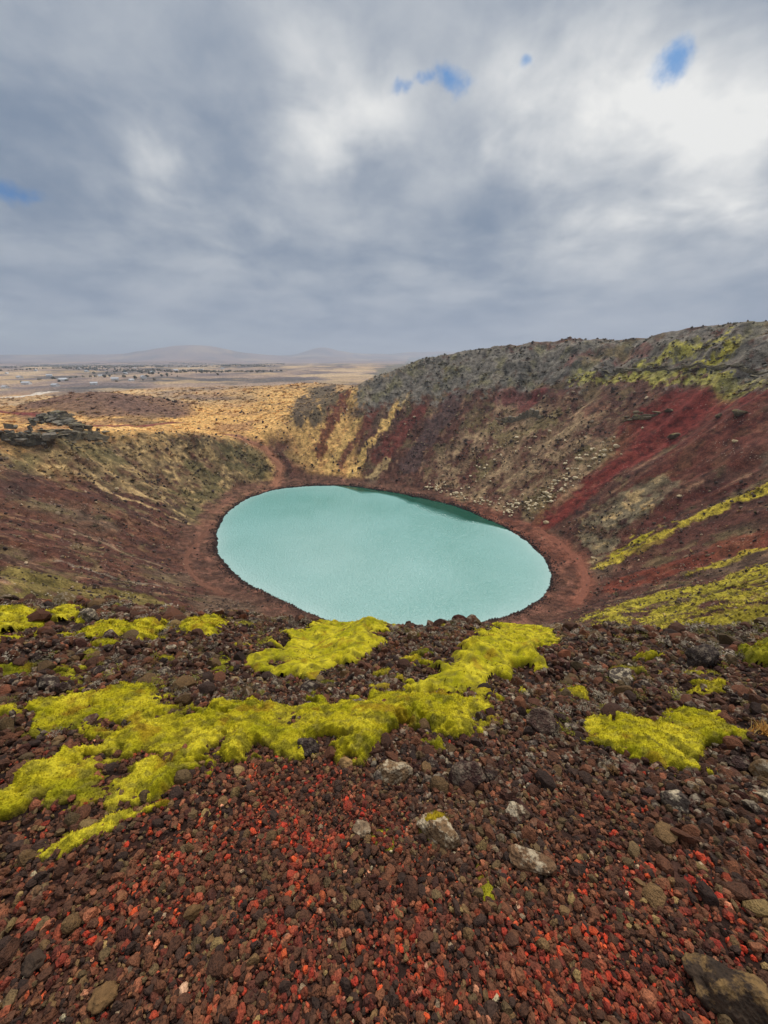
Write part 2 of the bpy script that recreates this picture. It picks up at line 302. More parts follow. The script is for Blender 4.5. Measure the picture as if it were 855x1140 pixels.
class NT:
    """small node-tree writer"""
    def __init__(self, tree): self.t = tree; self.t.nodes.clear()
    def n(self, kind, inputs=None, **props):
        nd = self.t.nodes.new(kind)
        for k, v in props.items(): setattr(nd, k, v)
        for k, v in (inputs or {}).items():
            s = nd.inputs[k]
            if hasattr(v, 'outputs'): self.t.links.new(v.outputs[0], s)
            elif hasattr(v, 'is_output'): self.t.links.new(v, s)
            else: s.default_value = v
        return nd
    def math(self, op, a, b=0.0, c=0.0, clamp=False):
        return self.n('ShaderNodeMath', {0: a, 1: b, 2: c}, operation=op, use_clamp=clamp)
    def noise(self, vec, scale, detail=4, rough=.55, dist=0.0):
        return self.n('ShaderNodeTexNoise', {'Vector': vec, 'Scale': scale, 'Detail': detail, 'Roughness': rough, 'Distortion': dist})
    def ramp(self, f, lo, hi, a=0.0, b=1.0, smooth=False):
        return self.n('ShaderNodeMapRange', {0: f, 1: lo, 2: hi, 3: a, 4: b}, interpolation_type='SMOOTHSTEP' if smooth else 'LINEAR')
    def mix(self, f, a, b, blend='MIX'):
        nd = self.t.nodes.new('ShaderNodeMix'); nd.data_type = 'RGBA'; nd.blend_type = blend
        for i, v in ((0, f), (6, a), (7, b)):
            s = nd.inputs[i]
            if hasattr(v, 'outputs'): self.t.links.new(v.outputs[2] if v.bl_idname == 'ShaderNodeMix' else v.outputs[0], s)
            elif hasattr(v, 'is_output'): self.t.links.new(v, s)
            else: s.default_value = (*v, 1.0)[:4] if isinstance(v, (tuple, list, np.ndarray)) else v
        return nd
    def link(self, a, b): self.t.links.new(a, b)

def material(name):
    m = bpy.data.materials.new(name); m.use_nodes = True; return m, NT(m.node_tree)
def finish(nt, color, rough=.9, bump=None, spec=.25, **extra):
    out = nt.n('ShaderNodeOutputMaterial')
    b = nt.n('ShaderNodeBsdfPrincipled')
    if hasattr(color, 'bl_idname'): nt.link(color.outputs[2] if color.bl_idname == 'ShaderNodeMix' else color.outputs[0], b.inputs['Base Color'])
    else: b.inputs['Base Color'].default_value = (*color, 1)
    if hasattr(rough, 'bl_idname'): nt.link(rough.outputs[0], b.inputs['Roughness'])
    else: b.inputs['Roughness'].default_value = rough
    b.inputs['Specular IOR Level'].default_value = spec
    for k, v in extra.items(): b.inputs[k].default_value = v
    if bump is not None: nt.link(bump.outputs[0], b.inputs['Normal'])
    nt.link(b.outputs[0], out.inputs['Surface'])

# ------------------------------------------------------------------ materials
def mat_ground():
    m, nt = material('ground_earth')
    co = nt.n('ShaderNodeNewGeometry').outputs['Position']
    att = nt.n('ShaderNodeVertexColor', layer_name='albedo')
    n1 = nt.noise(co, .55, 6, .65); n2 = nt.noise(co, 4.0, 5, .65)
    v = nt.math('MULTIPLY', nt.ramp(n1, .34, .66, .40, 1.65), nt.ramp(n2, .34, .66, .55, 1.5))
    sc = nt.n('ShaderNodeVectorMath', {0: att.outputs['Color'], 'Scale': v}, operation='SCALE')
    # pale stones and dark clinker strewn over the slopes
    vo = nt.n('ShaderNodeTexVoronoi', {'Vector': co, 'Scale': 1.6, 'Randomness': 1.0})
    n3 = nt.noise(co, .22, 4, .6)
    st = nt.math('MULTIPLY', nt.ramp(vo.outputs['Distance'], .16, .22, 1, 0), nt.ramp(n3, .5, .62))
    st = nt.math('MULTIPLY', st, att.outputs['Alpha'])
    c2 = nt.mix(nt.math('MULTIPLY', st, .55), sc.outputs[0], tuple(lin((190, 172, 150))))
    vo2 = nt.n('ShaderNodeTexVoronoi', {'Vector': co, 'Scale': 2.3})
    dk = nt.math('MULTIPLY', nt.ramp(vo2.outputs['Distance'], .2, .3, .6, 0), nt.ramp(n3, .5, .38))
    dk = nt.math('MULTIPLY', dk, att.outputs['Alpha'])
    c3 = nt.mix(dk, c2, tuple(lin((52, 40, 38))))
    h = nt.math('ADD', nt.math('MULTIPLY', n1, .5), nt.math('MULTIPLY', n2, .22))
    h = nt.math('ADD', h, nt.math('MULTIPLY', nt.noise(co, 22, 4, .6), .04))
    b = nt.n('ShaderNodeBump', {'Strength': .9, 'Distance': .7, 'Height': h})
    finish(nt, c3, .95, b, .15)
    return m

def mat_water():
    m, nt = material('crater_lake_water')
    co = nt.n('ShaderNodeNewGeometry').outputs['Position']
    att = nt.n('ShaderNodeVertexColor', layer_name='albedo')      # alpha: sheltered calm water, also where the wall's reflection is painted in
    big = nt.noise(co, .035, 3, .5); gust = nt.noise(co, .06, 3, .45, .8)
    calm_reflect = nt.ramp(nt.math('ADD', att.outputs['Alpha'], nt.math('MULTIPLY', nt.math('SUBTRACT', gust, .5), .25)), .25, .75, 0, 1, True)
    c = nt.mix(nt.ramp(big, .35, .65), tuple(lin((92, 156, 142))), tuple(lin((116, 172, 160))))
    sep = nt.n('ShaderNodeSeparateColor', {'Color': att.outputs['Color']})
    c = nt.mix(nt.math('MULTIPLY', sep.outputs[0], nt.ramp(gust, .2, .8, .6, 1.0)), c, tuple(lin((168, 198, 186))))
    c = nt.mix(calm_reflect, c, tuple(lin((20, 80, 62))))  # dark wall reflection painted into the base colour of the calm strip
    w1 = nt.noise(co, 2.2, 4, .65, .4); w2 = nt.noise(co, .6, 3, .5, .5)
    h = nt.math('ADD', nt.math('MULTIPLY', w1, .26), nt.math('MULTIPLY', w2, .12))
    b = nt.n('ShaderNodeBump', {'Strength': nt.ramp(calm_reflect, 0, 1, 1.0, .12), 'Distance': 1.0, 'Height': h})
    finish(nt, c, nt.ramp(nt.math('SUBTRACT', nt.ramp(gust, .2, .8, .30, .40), nt.math('MULTIPLY', calm_reflect, .4)), .05, .5, .05, .5), b, .5, IOR=1.65)
    return m

def mat_plain_attr(name, rough=.95, scale=30, bump=.02, var=(.7, 1.3)):
    m, nt = material(name)
    co = nt.n('ShaderNodeNewGeometry').outputs['Position']
    att = nt.n('ShaderNodeVertexColor', layer_name='albedo')
    n1 = nt.noise(co, scale, 5, .65)
    sc = nt.n('ShaderNodeVectorMath', {0: att.outputs['Color'], 'Scale': nt.ramp(n1, .3, .7, *var)}, operation='SCALE')
    b = nt.n('ShaderNodeBump', {'Strength': .8, 'Distance': bump, 'Height': n1})
    finish(nt, sc, rough, b, .2)
    return m

# ------------------------------------------------------------------ ground colours
def seg_dist(x, y, pts):
    d = np.full(x.shape, 1e9)
    for (ax, ay), (bx, by) in zip(pts[:-1], pts[1:]):
        vx, vy = bx-ax, by-ay; L = vx*vx+vy*vy+1e-9
        t = np.clip(((x-ax)*vx+(y-ay)*vy)/L, 0, 1)
        d = np.minimum(d, np.hypot(x-ax-t*vx, y-ay-t*vy))
    return d
def poly_sdf(x, y, pts):
    d = seg_dist(x, y, list(pts)+[pts[0]])
    ins = np.zeros(x.shape, bool); n = len(pts)
    for i in range(n):
        ax, ay = pts[i]; bx, by = pts[(i+1) % n]
        if ay == by: continue
        c = ((ay > y) != (by > y)) & (x < (bx-ax)*(y-ay)/(by-ay)+ax)
        ins ^= c
    return np.where(ins, d, -d)

RED_C = [(116, 52, 47), (104, 54, 46)]; BEIGE_C = [(136, 114, 92)]; GREY_C = [(118, 113, 106)]; OLIVE_C = [(128, 112, 84), (122, 112, 92)]
MOSS_SL = [(172, 156, 62), (182, 164, 72), (170, 155, 60), (172, 162, 56), (170, 160, 44), (170, 162, 72), (176, 166, 64), (165, 158, 80)]
def ground_colour(x, y, z):
    r = np.hypot(x, y); dx = x-CX; dy = y-CY
    rho = np.hypot(dx, dy); th = np.arctan2(dx, dy); deg = np.degrees(th)
    rs = shore_r(th); R = rim_r(th); s = rho-rs; bw = np.interp(th, *_BT)
    c = np.empty(x.shape+(4,)); 
    f1 = fbm(x, y, 18, 4, 401); f2 = fbm(x, y, 5, 4, 411); f3 = fbm(x, y, 1.8, 3, 413); gl = fbm(th*70, rho*.12, 3.0, 3, 421)
    def put(col, m, k=ALB):
        c[..., :3] += (lin(col, k)-c[..., :3])*np.clip(m, 0, 1)[..., None]
    c[..., :3] = lin((92, 64, 56), ALB); c[..., 3] = 1
    put((104, 72, 58), sstep(-.1, .6, gl)*.6)
    put((104, 92, 78), sstep(.05, .5, f1)*.55)
    put((64, 48, 45), sstep(.1, .5, -f1+.3*f2)*.5)
    st = .7*fbm(th*80+.8*f1, rho*.2, 2.2, 4, 425)+.4*fbm(x, y, 4, 3, 429)      # pale rills and dark runs down the slope
    put((150, 120, 98), sstep(.28, .5, st+.35*f3)*.6*sstep(bw+3, bw+9, s))
    put((54, 42, 40), sstep(.25, .5, -st+.3*f3)*.55)
    put((112, 102, 74), sstep(.2, .45, fbm(x, y, 7, 4, 427)+.3*f3)*.5*sstep(bw+3, bw+9, s))
    # grassland beyond the crater
    w = 15*fbm(x, y, 32, 4, 431)+5*f2
    back = sstep(-16, 12, rho-R+w)
    backm = back*np.where((deg < 12) & (deg > -150), 1, 0)
    put((202, 164, 108), backm)
    put((224, 188, 130), backm*sstep(.0, .5, fbm(x, y, 60, 4, 441))*.8)
    put((156, 118, 88), backm*sstep(.0, .45, fbm(x, y, 30, 5, 451)+.3*f3)*.75)
    put((108, 90, 78), backm*sstep(.22, .5, fbm(x, y, 50, 5, 461))*.75)
    # golden saddle reaching down to the water
    sad = sstep(-36, -26, deg+4*f1)*sstep(-8, -16, deg+6*f1-np.clip((rho-60)*.12, 0, 8))*sstep(5, 9, s)
    put((200, 164, 108), sad*.9)
    put((168, 124, 84), sad*sstep(.1, .5, f2)*.6)
    put((118, 100, 76), sad*sstep(.2, .6, f1)*.6)
    # mid plain turning purple brown
    pl = sstep(230, 520, r+90*fbm(x, y, 90, 3, 473))*np.where(rho > R, 1, 0)
    put((146, 132, 128), pl*.85)
    put((112, 104, 108), pl*sstep(-.1, .4, fbm(x, y, 160, 5, 471))*.85)
    put((92, 90, 92), pl*sstep(.02, .35, fbm(x, y, 150, 6, 481))*.85); put((196, 170, 132), pl*sstep(.12, .45, fbm(x, y, 110, 5, 485))*.5)
    put((190, 168, 140), pl*sstep(.25, .5, fbm(x*.5, y, 150, 4, 491))*.8)
    hl = sstep(2500, 4500, r); put((150, 122, 112), hl*.9); put((176, 150, 122), hl*sstep(.05, .4, fbm(x, y, 700, 5, 497))*.8)
    put((96, 82, 82), hl*sstep(.05, .4, fbm(x, y, 500, 4, 499))*.7)
    # the dark knoll
    kn = gauss(x, y, -150, 210, 46, 32, .4); put((112, 88, 80), sstep(.25, .6, kn+.2*f1)*.85)
    # surveyed patches
    jx = x+1.6*fbm(x, y, 9, 3, 501)+.5*fbm(x, y, 2, 2, 503); jy = y+1.6*fbm(x, y, 9, 3, 502)+.5*fbm(x, y, 2, 2, 504)
    for st in STROKES:
        pts = st[-1]; P = np.array(pts)
        if st[0] == 'line': _, col, hw, soft, op, _p = st
        else: _, col, soft, op, _p = st; hw = 0
        pad = hw+soft*2+4
        bb = (x > P[:, 0].min()-pad) & (x < P[:, 0].max()+pad) & (y > P[:, 1].min()-pad) & (y < P[:, 1].max()+pad)
        if not bb.any(): continue
        X, Y = jx[bb], jy[bb]
        if st[0] == 'line': m = sstep(hw+soft*.5, hw-soft*.5, seg_dist(X, Y, pts))
        else: m = sstep(-soft*.5, soft*.5, poly_sdf(X, Y, pts))
        br = f2[bb]
        amp = .6 if col in RED_C else (2.3 if col in MOSS_SL and st[0] == 'poly' else (1.8 if col in MOSS_SL else 1.15))
        nz = .55*br+.35*gl[bb]+.45*f3[bb]
        m = op*sstep(.22, .78, m+amp*nz*(m > .01))
        cc = c[bb]; cc[:, :3] += (lin(col, ALB)-cc[:, :3])*m[:, None]; c[bb] = cc
    gz = np.zeros(x.shape)
    for st in STROKES:
        if st[1] in GREY_C: gz = np.maximum(gz, sstep(-4, 4, poly_sdf(x, y, st[-1])))
    bz = np.zeros(x.shape)
    for st in STROKES:
        if st[1] in BEIGE_C: bz = np.maximum(bz, sstep(-6, 4, poly_sdf(jx, jy, st[-1])))
    run = .55*fbm(th*38+.9*f1, rho*.16, 2.6, 4, 541)+.6*fbm(x, y, 6, 4, 545)
    put((96, 64, 56), bz*sstep(.02, .36, run+.35*f2)*.85); put((168, 146, 116), bz*sstep(.05, .45, -run+.5*f2)*.55); put((112, 104, 70), bz*sstep(.15, .45, f1+.4*f3)*.6)
    oz = np.zeros(x.shape)
    for st in STROKES:
        if st[1] in OLIVE_C: oz = np.maximum(oz, sstep(-4, 4, poly_sdf(jx, jy, st[-1])))
    run = .45*fbm(th*44+.9*f1, rho*.18, 2.2, 4, 543)+.65*fbm(x, y, 5, 4, 547)
    put((92, 64, 54), oz*sstep(.08, .4, run+.3*f2)*.75); put((184, 158, 116), oz*sstep(.16, .45, -run+.5*f3)*.7); put((86, 84, 56), oz*sstep(.1, .45, f1+.5*f2)*.6)
    put((126, 120, 86), gz*sstep(.0, .5, fbm(x, y, 10, 4, 531))*.6); put((74, 72, 70), gz*sstep(.15, .45, fbm(x, y, 5, 4, 533))*.7); put((128, 122, 112), gz*sstep(.2, .5, fbm(x, y, 3.5, 3, 535))*.6)
    # shore
    sh = sstep(bw+2.5, bw-1.2, s+3.0*f1+1.8*f2)
    shc = np.where((np.abs(deg) > 0)[..., None], lin((122, 76, 66), ALB), 0)
    right = sstep(20, 70, deg)*sstep(150, 100, deg)
    put((104, 78, 66), sh*(1-right)*.9)
    put((112, 72, 58), sh*right*.9)
    put((90, 68, 58), sh*sstep(-60, -110, deg)*.75)
    put((146, 104, 90), sh*sstep(.05, .5, f2+.5*f3)*.4); put((80, 58, 52), sh*sstep(.1, .5, -f2+.5*f3)*.5)
    put((84, 60, 54), sh*sstep(.5, .9, np.sin(s*3.2+1.5*f1))*.3)
    put((70, 54, 50), sstep(1.8, .4, s+.5*f2)*sstep(-.2, .5, f1+.6*f3)*.6)
    put((96, 92, 82), sstep(.25, -.2, s))
    c[..., 3] *= 1-sh*.8
    c[..., 3] *= sstep(260, 150, r)
    for _n, col, pts, hw in TRACKS:
        if hw < 3: put(np.array(col)*.93, sstep(hw*2.4, hw*.5, seg_dist(x+.5*f2, y+.5*f2, pts))*.8)
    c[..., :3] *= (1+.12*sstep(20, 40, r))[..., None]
    # close to the viewer: cinder soil
    nr = sstep(32, 14, r); put((58, 43, 38), nr*.9)
    put((80, 52, 42), nr*sstep(.1, .5, fbm(x, y, 1.3, 3, 521))*.5)
    c[..., 3] *= 1-nr
    return c

def build_ground(mat):
    az = np.concatenate([np.radians(np.linspace(-180, -62, 70))[:-1], np.radians(np.linspace(-62, 62, NAZ)), np.radians(np.linspace(62, 180, 70))[1:]])[:-1]
    lr = np.concatenate([np.geomspace(.12, 9, 330)[:-1], np.geomspace(9, 42, 130)[:-1], np.geomspace(42, 260, NR2)[:-1], np.geomspace(260, 15000, 330)])
    na, nr = len(az), len(lr)
    A, Rr = np.meshgrid(az, lr)
    X = Rr*np.sin(A); Y = Rr*np.cos(A)
    Z = H(X.ravel(), Y.ravel()).reshape(X.shape)
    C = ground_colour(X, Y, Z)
    V = np.stack([X, Y, Z], -1)
    split = int(np.searchsorted(lr, 1900.0))
    def patch(name, i0, i1, cap):
        n = i1-i0
        v = V[i0:i1].reshape(-1, 3); c = C[i0:i1].reshape(-1, 4)
        i = np.arange(n-1)[:, None]*na; j = np.arange(na)[None, :]; j2 = (j+1) % na
        q = np.stack([i+j, i+na+j, i+na+j2, i+j2], -1).reshape(-1, 4)[:, ::-1]
        ff = q.ravel(); ls = np.arange(len(q))*4; lt = np.full(len(q), 4)
        if cap:
            v = np.concatenate([v, [[0, 0, float(H(0., 0.))]]]); c = np.concatenate([c, c[:1]])
            t = np.stack([np.full(na, len(v)-1), j2.ravel(), j.ravel()], -1)
            ls = np.concatenate([ls, len(ff)+np.arange(na)*3]); ff = np.concatenate([ff, t.ravel()]); lt = np.concatenate([lt, np.full(na, 3)])
        o = make_mesh(name, v, ff, ls, lt, True, c, mat); return tag(o, kind='structure')
    patch('ground', 0, split+1, True); patch('hills', split, nr, False)

def build_water(mat):
    th = np.linspace(-np.pi, np.pi, 241)[:-1]; fr = np.array([.05, .2, .4, .55, .65, .72, .78, .83, .87, .9, .93, .96, .98, 1.0, 1.08])
    T, F = np.meshgrid(th, fr); rs = shore_r(T)
    X = CX+rs*F*np.sin(T); Y = CY+rs*F*np.cos(T); n, m = T.shape
    deg = np.degrees(T); ins = rs*(1-F)
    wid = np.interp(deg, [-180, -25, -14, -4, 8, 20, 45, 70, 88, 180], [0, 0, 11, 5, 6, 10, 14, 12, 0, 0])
    calm_reflect = np.where(wid > .3, np.clip(1.15-ins/np.maximum(wid, .3), 0, 1), 0)
    v = np.concatenate([np.stack([X, Y, np.zeros_like(X)], -1).reshape(-1, 3), [[CX, CY, 0]]])
    c = np.zeros((len(v), 4)); c[:-1, 3] = calm_reflect.ravel()
    pale = np.interp(deg, [-180, -40, -20, -5, 60, 85, 180], [1, 1, .5, 0, 0, 1, 1])
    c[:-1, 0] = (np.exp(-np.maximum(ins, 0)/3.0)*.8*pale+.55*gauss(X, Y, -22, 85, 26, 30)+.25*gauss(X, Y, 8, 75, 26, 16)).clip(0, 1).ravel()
    i = np.arange(n-1)[:, None]*m; j = np.arange(m)[None, :]; j2 = (j+1) % m
    q = np.stack([i+j, i+m+j, i+m+j2, i+j2], -1).reshape(-1, 4)[:, ::-1]
    tt = np.concatenate([q[:, [0, 1, 2]], q[:, [0, 2, 3]], np.stack([np.full(m, len(v)-1), j2.ravel(), j.ravel()], -1)])
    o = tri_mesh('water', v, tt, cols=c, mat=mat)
    return tag(o, kind='structure')

def build_paths():
    m = mat_plain_attr('path_cinder', scale=2.5, bump=.05, var=(.75, 1.25))
    for name, col, pts, hw in TRACKS:
        P = np.array(pts); d = np.concatenate([[0], np.cumsum(np.hypot(*np.diff(P, axis=0).T))])
        n = max(8, int(d[-1]/.6)); tt = np.linspace(0, d[-1], n)
        xs = np.interp(tt, d, P[:, 0]); ys = np.interp(tt, d, P[:, 1])
        for _ in range(6):
            xs[1:-1] = .25*xs[:-2]+.5*xs[1:-1]+.25*xs[2:]; ys[1:-1] = .25*ys[:-2]+.5*ys[1:-1]+.25*ys[2:]
        tx = np.gradient(xs); ty = np.gradient(ys); L = np.hypot(tx, ty); nx, ny = -ty/L, tx/L
        w = hw*(.7 if hw < 3 else 1)*(1+.4*fbm(xs, ys, 4, 2, 601)); k = np.linspace(-1, 1, 9)
        X = xs[:, None]+nx[:, None]*w[:, None]*k; Y = ys[:, None]+ny[:, None]*w[:, None]*k
        Z = H(X.ravel(), Y.ravel()).reshape(X.shape)+.07*(1-np.abs(k)**4)[None, :]*(2 if hw > 3 else 1)-.01
        c = np.broadcast_to(lin(col, ALB), X.shape+(3,)).copy()*(1+.2*fbm(X, Y, 2, 3, 611))[..., None]
        i = np.arange(n-1)[:, None]*9; j = np.arange(8)[None, :]
        q = np.stack([i+j, i+j+1, i+9+j+1, i+9+j], -1).reshape(-1, 4)
        tag(quad_mesh(name, np.stack([X, Y, Z], -1).reshape(-1, 3), q, cols=c.reshape(-1, 3), mat=m), kind='structure')

# ------------------------------------------------------------------ sky, sun, camera
SUN_EL, SUN_AZ = R_(52), R_(25)     # bright part of the cloud, ahead and to the right
def build_world():
    w = bpy.data.worlds.new('World'); scene.world = w; w.use_nodes = True
    nt = NT(w.node_tree)
    tc = nt.n('ShaderNodeTexCoord')
    d = nt.n('ShaderNodeVectorMath', {0: tc.outputs['Generated']}, operation='NORMALIZE')
    sx = nt.n('ShaderNodeSeparateXYZ', {0: d})
    sky = nt.n('ShaderNodeTexSky', sky_type='NISHITA', sun_disc=False, sun_elevation=SUN_EL, sun_rotation=SUN_AZ)
    zz = nt.math('ADD', nt.math('MAXIMUM', sx.outputs[2], 0.0), .24)
    px = nt.math('DIVIDE', sx.outputs[0], zz); py = nt.math('DIVIDE', sx.outputs[1], zz)
    p = nt.n('ShaderNodeCombineXYZ', {0: px, 1: py, 2: 0.0})
    def at(px_, py_):
        c, s = math.cos(PITCH), math.sin(PITCH); u = (px_-427.5)/412; v = (570-py_)/412
        q = np.array([u, c+s*v, -s+c*v]); return q/np.linalg.norm(q)
    wn = nt.noise(d, 2.6, 5, .6)
    wv = nt.n('ShaderNodeVectorMath', {0: nt.n('ShaderNodeVectorMath', {0: wn.outputs['Color'], 1: (.5, .5, .5)}, operation='SUBTRACT'), 'Scale': .30}, operation='SCALE')
    dw = nt.n('ShaderNodeVectorMath', {0: d, 1: wv}, operation='ADD')
    def blob(x_, y_, rad, stretch=1.0, vec=None):
        q = at(x_, y_)
        df = nt.n('ShaderNodeVectorMath', {0: vec or dw, 1: tuple(q)}, operation='SUBTRACT')
        sc = nt.n('ShaderNodeVectorMath', {0: df, 1: (1, 1, stretch)}, operation='MULTIPLY')
        l = nt.n('ShaderNodeVectorMath', {0: sc}, operation='LENGTH')
        e = nt.math('MULTIPLY', nt.math('POWER', nt.math('DIVIDE', l.outputs['Value'], rad), 2.0), -1.0)
        return nt.math('EXPONENT', e)
    n1 = nt.noise(p, 1.05, 6, .52, .35); n2 = nt.noise(p, 3.4, 6, .56, .3); n3 = nt.noise(d, 9.0, 7, .62)
    f = nt.math('ADD', nt.math('MULTIPLY', n1, .62), nt.math('MULTIPLY', n2, .26))
    f = nt.math('ADD', f, nt.math('MULTIPLY', n3, .12))
    tot = nt.ramp(f, .35, .65, .02, .46, True)
    for (x_, y_, rad, st, g) in CLOUD_LIGHT:
        b = blob(x_, y_, rad, st)
        tot = nt.math('ADD', tot, nt.math('MULTIPLY', b, nt.math('MULTIPLY', nt.ramp(n2, .25, .7, .55, 1.4), g)))
    dark = tuple(lin((120, 138, 162))); 
    c = nt.mix(nt.math('MULTIPLY', tot, 1.0, clamp=True), dark, tuple(lin((246, 246, 244))))
    # low band towards the horizon, bluer grey
    hz = nt.ramp(sx.outputs[2], .0, .26, 1, 0, True)
    c = nt.mix(nt.math('MULTIPLY', hz, .55), c, tuple(lin((146, 160, 182))))
    lft = nt.math('MULTIPLY', nt.ramp(sx.outputs[2], .10, -.01, 0, 1, True), nt.ramp(sx.outputs[0], -.1, -.6, 0, 1, True))
    c = nt.mix(nt.math('MULTIPLY', lft, nt.ramp(n2, .3, .6, .4, 1.0)), c, tuple(lin((186, 198, 204))))
    # the cloud is thinner and brighter towards the zenith, above the picture
    up = nt.ramp(sx.outputs[2], .62, .95, 1.0, ZENITH, True)
    c = nt.n('ShaderNodeVectorMath', {0: c.outputs[2], 'Scale': up}, operation='SCALE')
    # gaps of blue
    n4 = nt.noise(d, 26.0, 6, .65)
    dv = nt.n('ShaderNodeVectorMath', {0: d, 1: nt.n('ShaderNodeVectorMath', {0: wv, 'Scale': .42}, operation='SCALE')}, operation='ADD')
    hole = None
    for (x_, y_, rad, st) in CLOUD_GAPS:
        b = blob(x_, y_, rad, st, dv); hole = b if hole is None else nt.math('MAXIMUM', hole, b)
    rag = nt.math('MULTIPLY', nt.math('SUBTRACT', nt.math('ADD', nt.math('MULTIPLY', n4, .6), nt.math('MULTIPLY', n3, .4)), .5), 2.6)
    hole = nt.ramp(nt.math('ADD', hole, nt.math('MULTIPLY', rag, nt.ramp(hole, .0, .35))), .22, 1.15, 0, 1, True)
    blue = nt.n('ShaderNodeVectorMath', {0: sky.outputs[0], 1: (.045, .27, .50)}, operation='MULTIPLY')
    cs = nt.n('ShaderNodeVectorMath', {0: c.outputs[0], 'Scale': CLOUD_GAIN/SKY_STRENGTH}, operation='SCALE')
    fin = nt.mix(nt.math('MULTIPLY', hole, .8), cs.outputs[0], blue.outputs[0])
    bg = nt.n('ShaderNodeBackground', {'Color': fin.outputs[2], 'Strength': SKY_STRENGTH})
    out = nt.n('ShaderNodeOutputWorld', {'Surface': bg})
    w.cycles.sampling_method = 'MANUAL'; w.cycles.sample_map_resolution = 512

def build_sun():
    l = bpy.data.lights.new('sun', 'SUN'); l.energy = SUN_E; l.angle = R_(SUN_ANG); l.color = (1.0, .96, .90)
    o = bpy.data.objects.new('sun', l); COL.objects.link(o)
    d = np.array([math.sin(SUN_AZ)*math.cos(SUN_EL), math.cos(SUN_AZ)*math.cos(SUN_EL), math.sin(SUN_EL)])
    from mathutils import Vector
    o.rotation_euler = Vector(d).to_track_quat('Z', 'Y').to_euler(); o.location = (60, 60, 160)
def build_camera():
    c = bpy.data.cameras.new('camera'); c.sensor_fit = 'VERTICAL'; c.sensor_height = 36.0
    c.lens = 412.0/1140*36; c.clip_start = .05; c.clip_end = 60000
    o = bpy.data.objects.new('camera', c); COL.objects.link(o); o.location = EYE
    o.rotation_euler = (math.pi/2-PITCH, 0, 0); scene.camera = o
def build_haze():
    bm = bmesh.new(); bmesh.ops.create_cube(bm, size=1)
    for v in bm.verts: v.co = (v.co.x*31600, v.co.y*31600, HAZE_BOTTOM if v.co.z < 0 else HAZE_TOP)
    me = bpy.data.meshes.new('haze'); bm.to_mesh(me); bm.free()
    o = bpy.data.objects.new('haze', me); COL.objects.link(o); tag(o, kind='stuff')
    m = bpy.data.materials.new('haze_air'); m.use_nodes = True; nt = NT(m.node_tree)
    v = nt.n('ShaderNodeVolumePrincipled', {'Color': (.82, .875, .97, 1), 'Density': HAZE_D, 'Anisotropy': .2})
    out = nt.n('ShaderNodeOutputMaterial'); nt.link(v.outputs[0], out.inputs['Volume']); me.materials.append(m)

# ------------------------------------------------------------------ rocks
def ico(sub):
    bm = bmesh.new(); bmesh.ops.create_icosphere(bm, subdivisions=sub, radius=1.0)
    v = np.array([q.co[:] for q in bm.verts]); f = np.array([[q.index for q in p.verts] for p in bm.faces]); bm.free(); return v, f
ICO = {k: ico(k) for k in (1, 2, 3, 4)}
def n3(p, s, seed):
    return (gnoise(p[:, 0]*s+7.3, p[:, 1]*s+p[:, 2]*s*.63, seed)+gnoise(p[:, 1]*s-3.1, p[:, 2]*s+p[:, 0]*s*.71, seed+9)+gnoise(p[:, 2]*s+1.7, p[:, 0]*s-p[:, 1]*s*.57, seed+4))*.6
def rock_shape(sub, seed, cuts=9, rough=.12, pit=0.0, depth=(.5, .9)):
    r = np.random.RandomState(seed); v, f = ICO[sub]; v = v.copy()
    for _ in range(cuts):
        n = r.normal(size=3); n /= np.linalg.norm(n); d = r.uniform(*depth)
        e = v@n-d; v -= np.maximum(e, 0)[:, None]*n
    q = v/np.linalg.norm(v, axis=1)[:, None]
    k = 1+rough*n3(q, 1.6, seed)+rough*.5*n3(q, 4.2, seed+3)
    if pit: k -= pit*np.clip(np.abs(n3(q, 7.0, seed+5))*1.4, 0, 1)-pit*.4*n3(q, 13., seed+6)
    return v*k[:, None], f
def rand_rot(n, r):
    q = r.normal(size=(n, 4)); q /= np.linalg.norm(q, axis=1)[:, None]; w, x, y, z = q.T
    return np.stack([1-2*(y*y+z*z), 2*(x*y-z*w), 2*(x*z+y*w), 2*(x*y+z*w), 1-2*(x*x+z*z), 2*(y*z-x*w), 2*(x*z-y*w), 2*(y*z+x*w), 1-2*(x*x+y*y)], -1).reshape(n, 3, 3)
def rot_z(a):
    c, s, o, l = np.cos(a), np.sin(a), np.zeros_like(a), np.ones_like(a)
    return np.stack([c, -s, o, s, c, o, o, o, l], -1).reshape(-1, 3, 3)
def scatter(protos, x, y, z, size, cols, r, aspect=(.65, 1.0), flat=None):
    """returns merged verts, tris, colours of many copies of the prototype shapes"""
    VV, FF, CC = [], [], []; base = 0; pick = r.randint(0, len(protos), len(x))
    for k, (pv, pf) in enumerate(protos):
        m = pick == k; n = int(m.sum())
        if not n: continue
        sc = np.stack([np.ones(n), r.uniform(*aspect, n), r.uniform(aspect[0]*.85, aspect[1]*.9, n)], -1)
        if flat is None:
            Rm = rand_rot(n, r)
            v = np.einsum('nij,nvj->nvi', Rm, pv[None]*sc[:, None])
        else:
            sc[:, 2] *= flat
            v = np.einsum('nij,nvj->nvi', rot_z(r.uniform(0, 6.28, n)), pv[None]*sc[:, None])
        v = v*(size[m]*.5)[:, None, None]+np.stack([x[m], y[m], z[m]], -1)[:, None]
        f = pf[None]+(np.arange(n)*len(pv))[:, None, None]+base
        VV.append(v.reshape(-1, 3)); FF.append(f.reshape(-1, 3)); CC.append(np.repeat(cols[m], len(pv), 0)); base += n*len(pv)
    return np.concatenate(VV), np.concatenate(FF), np.concatenate(CC)

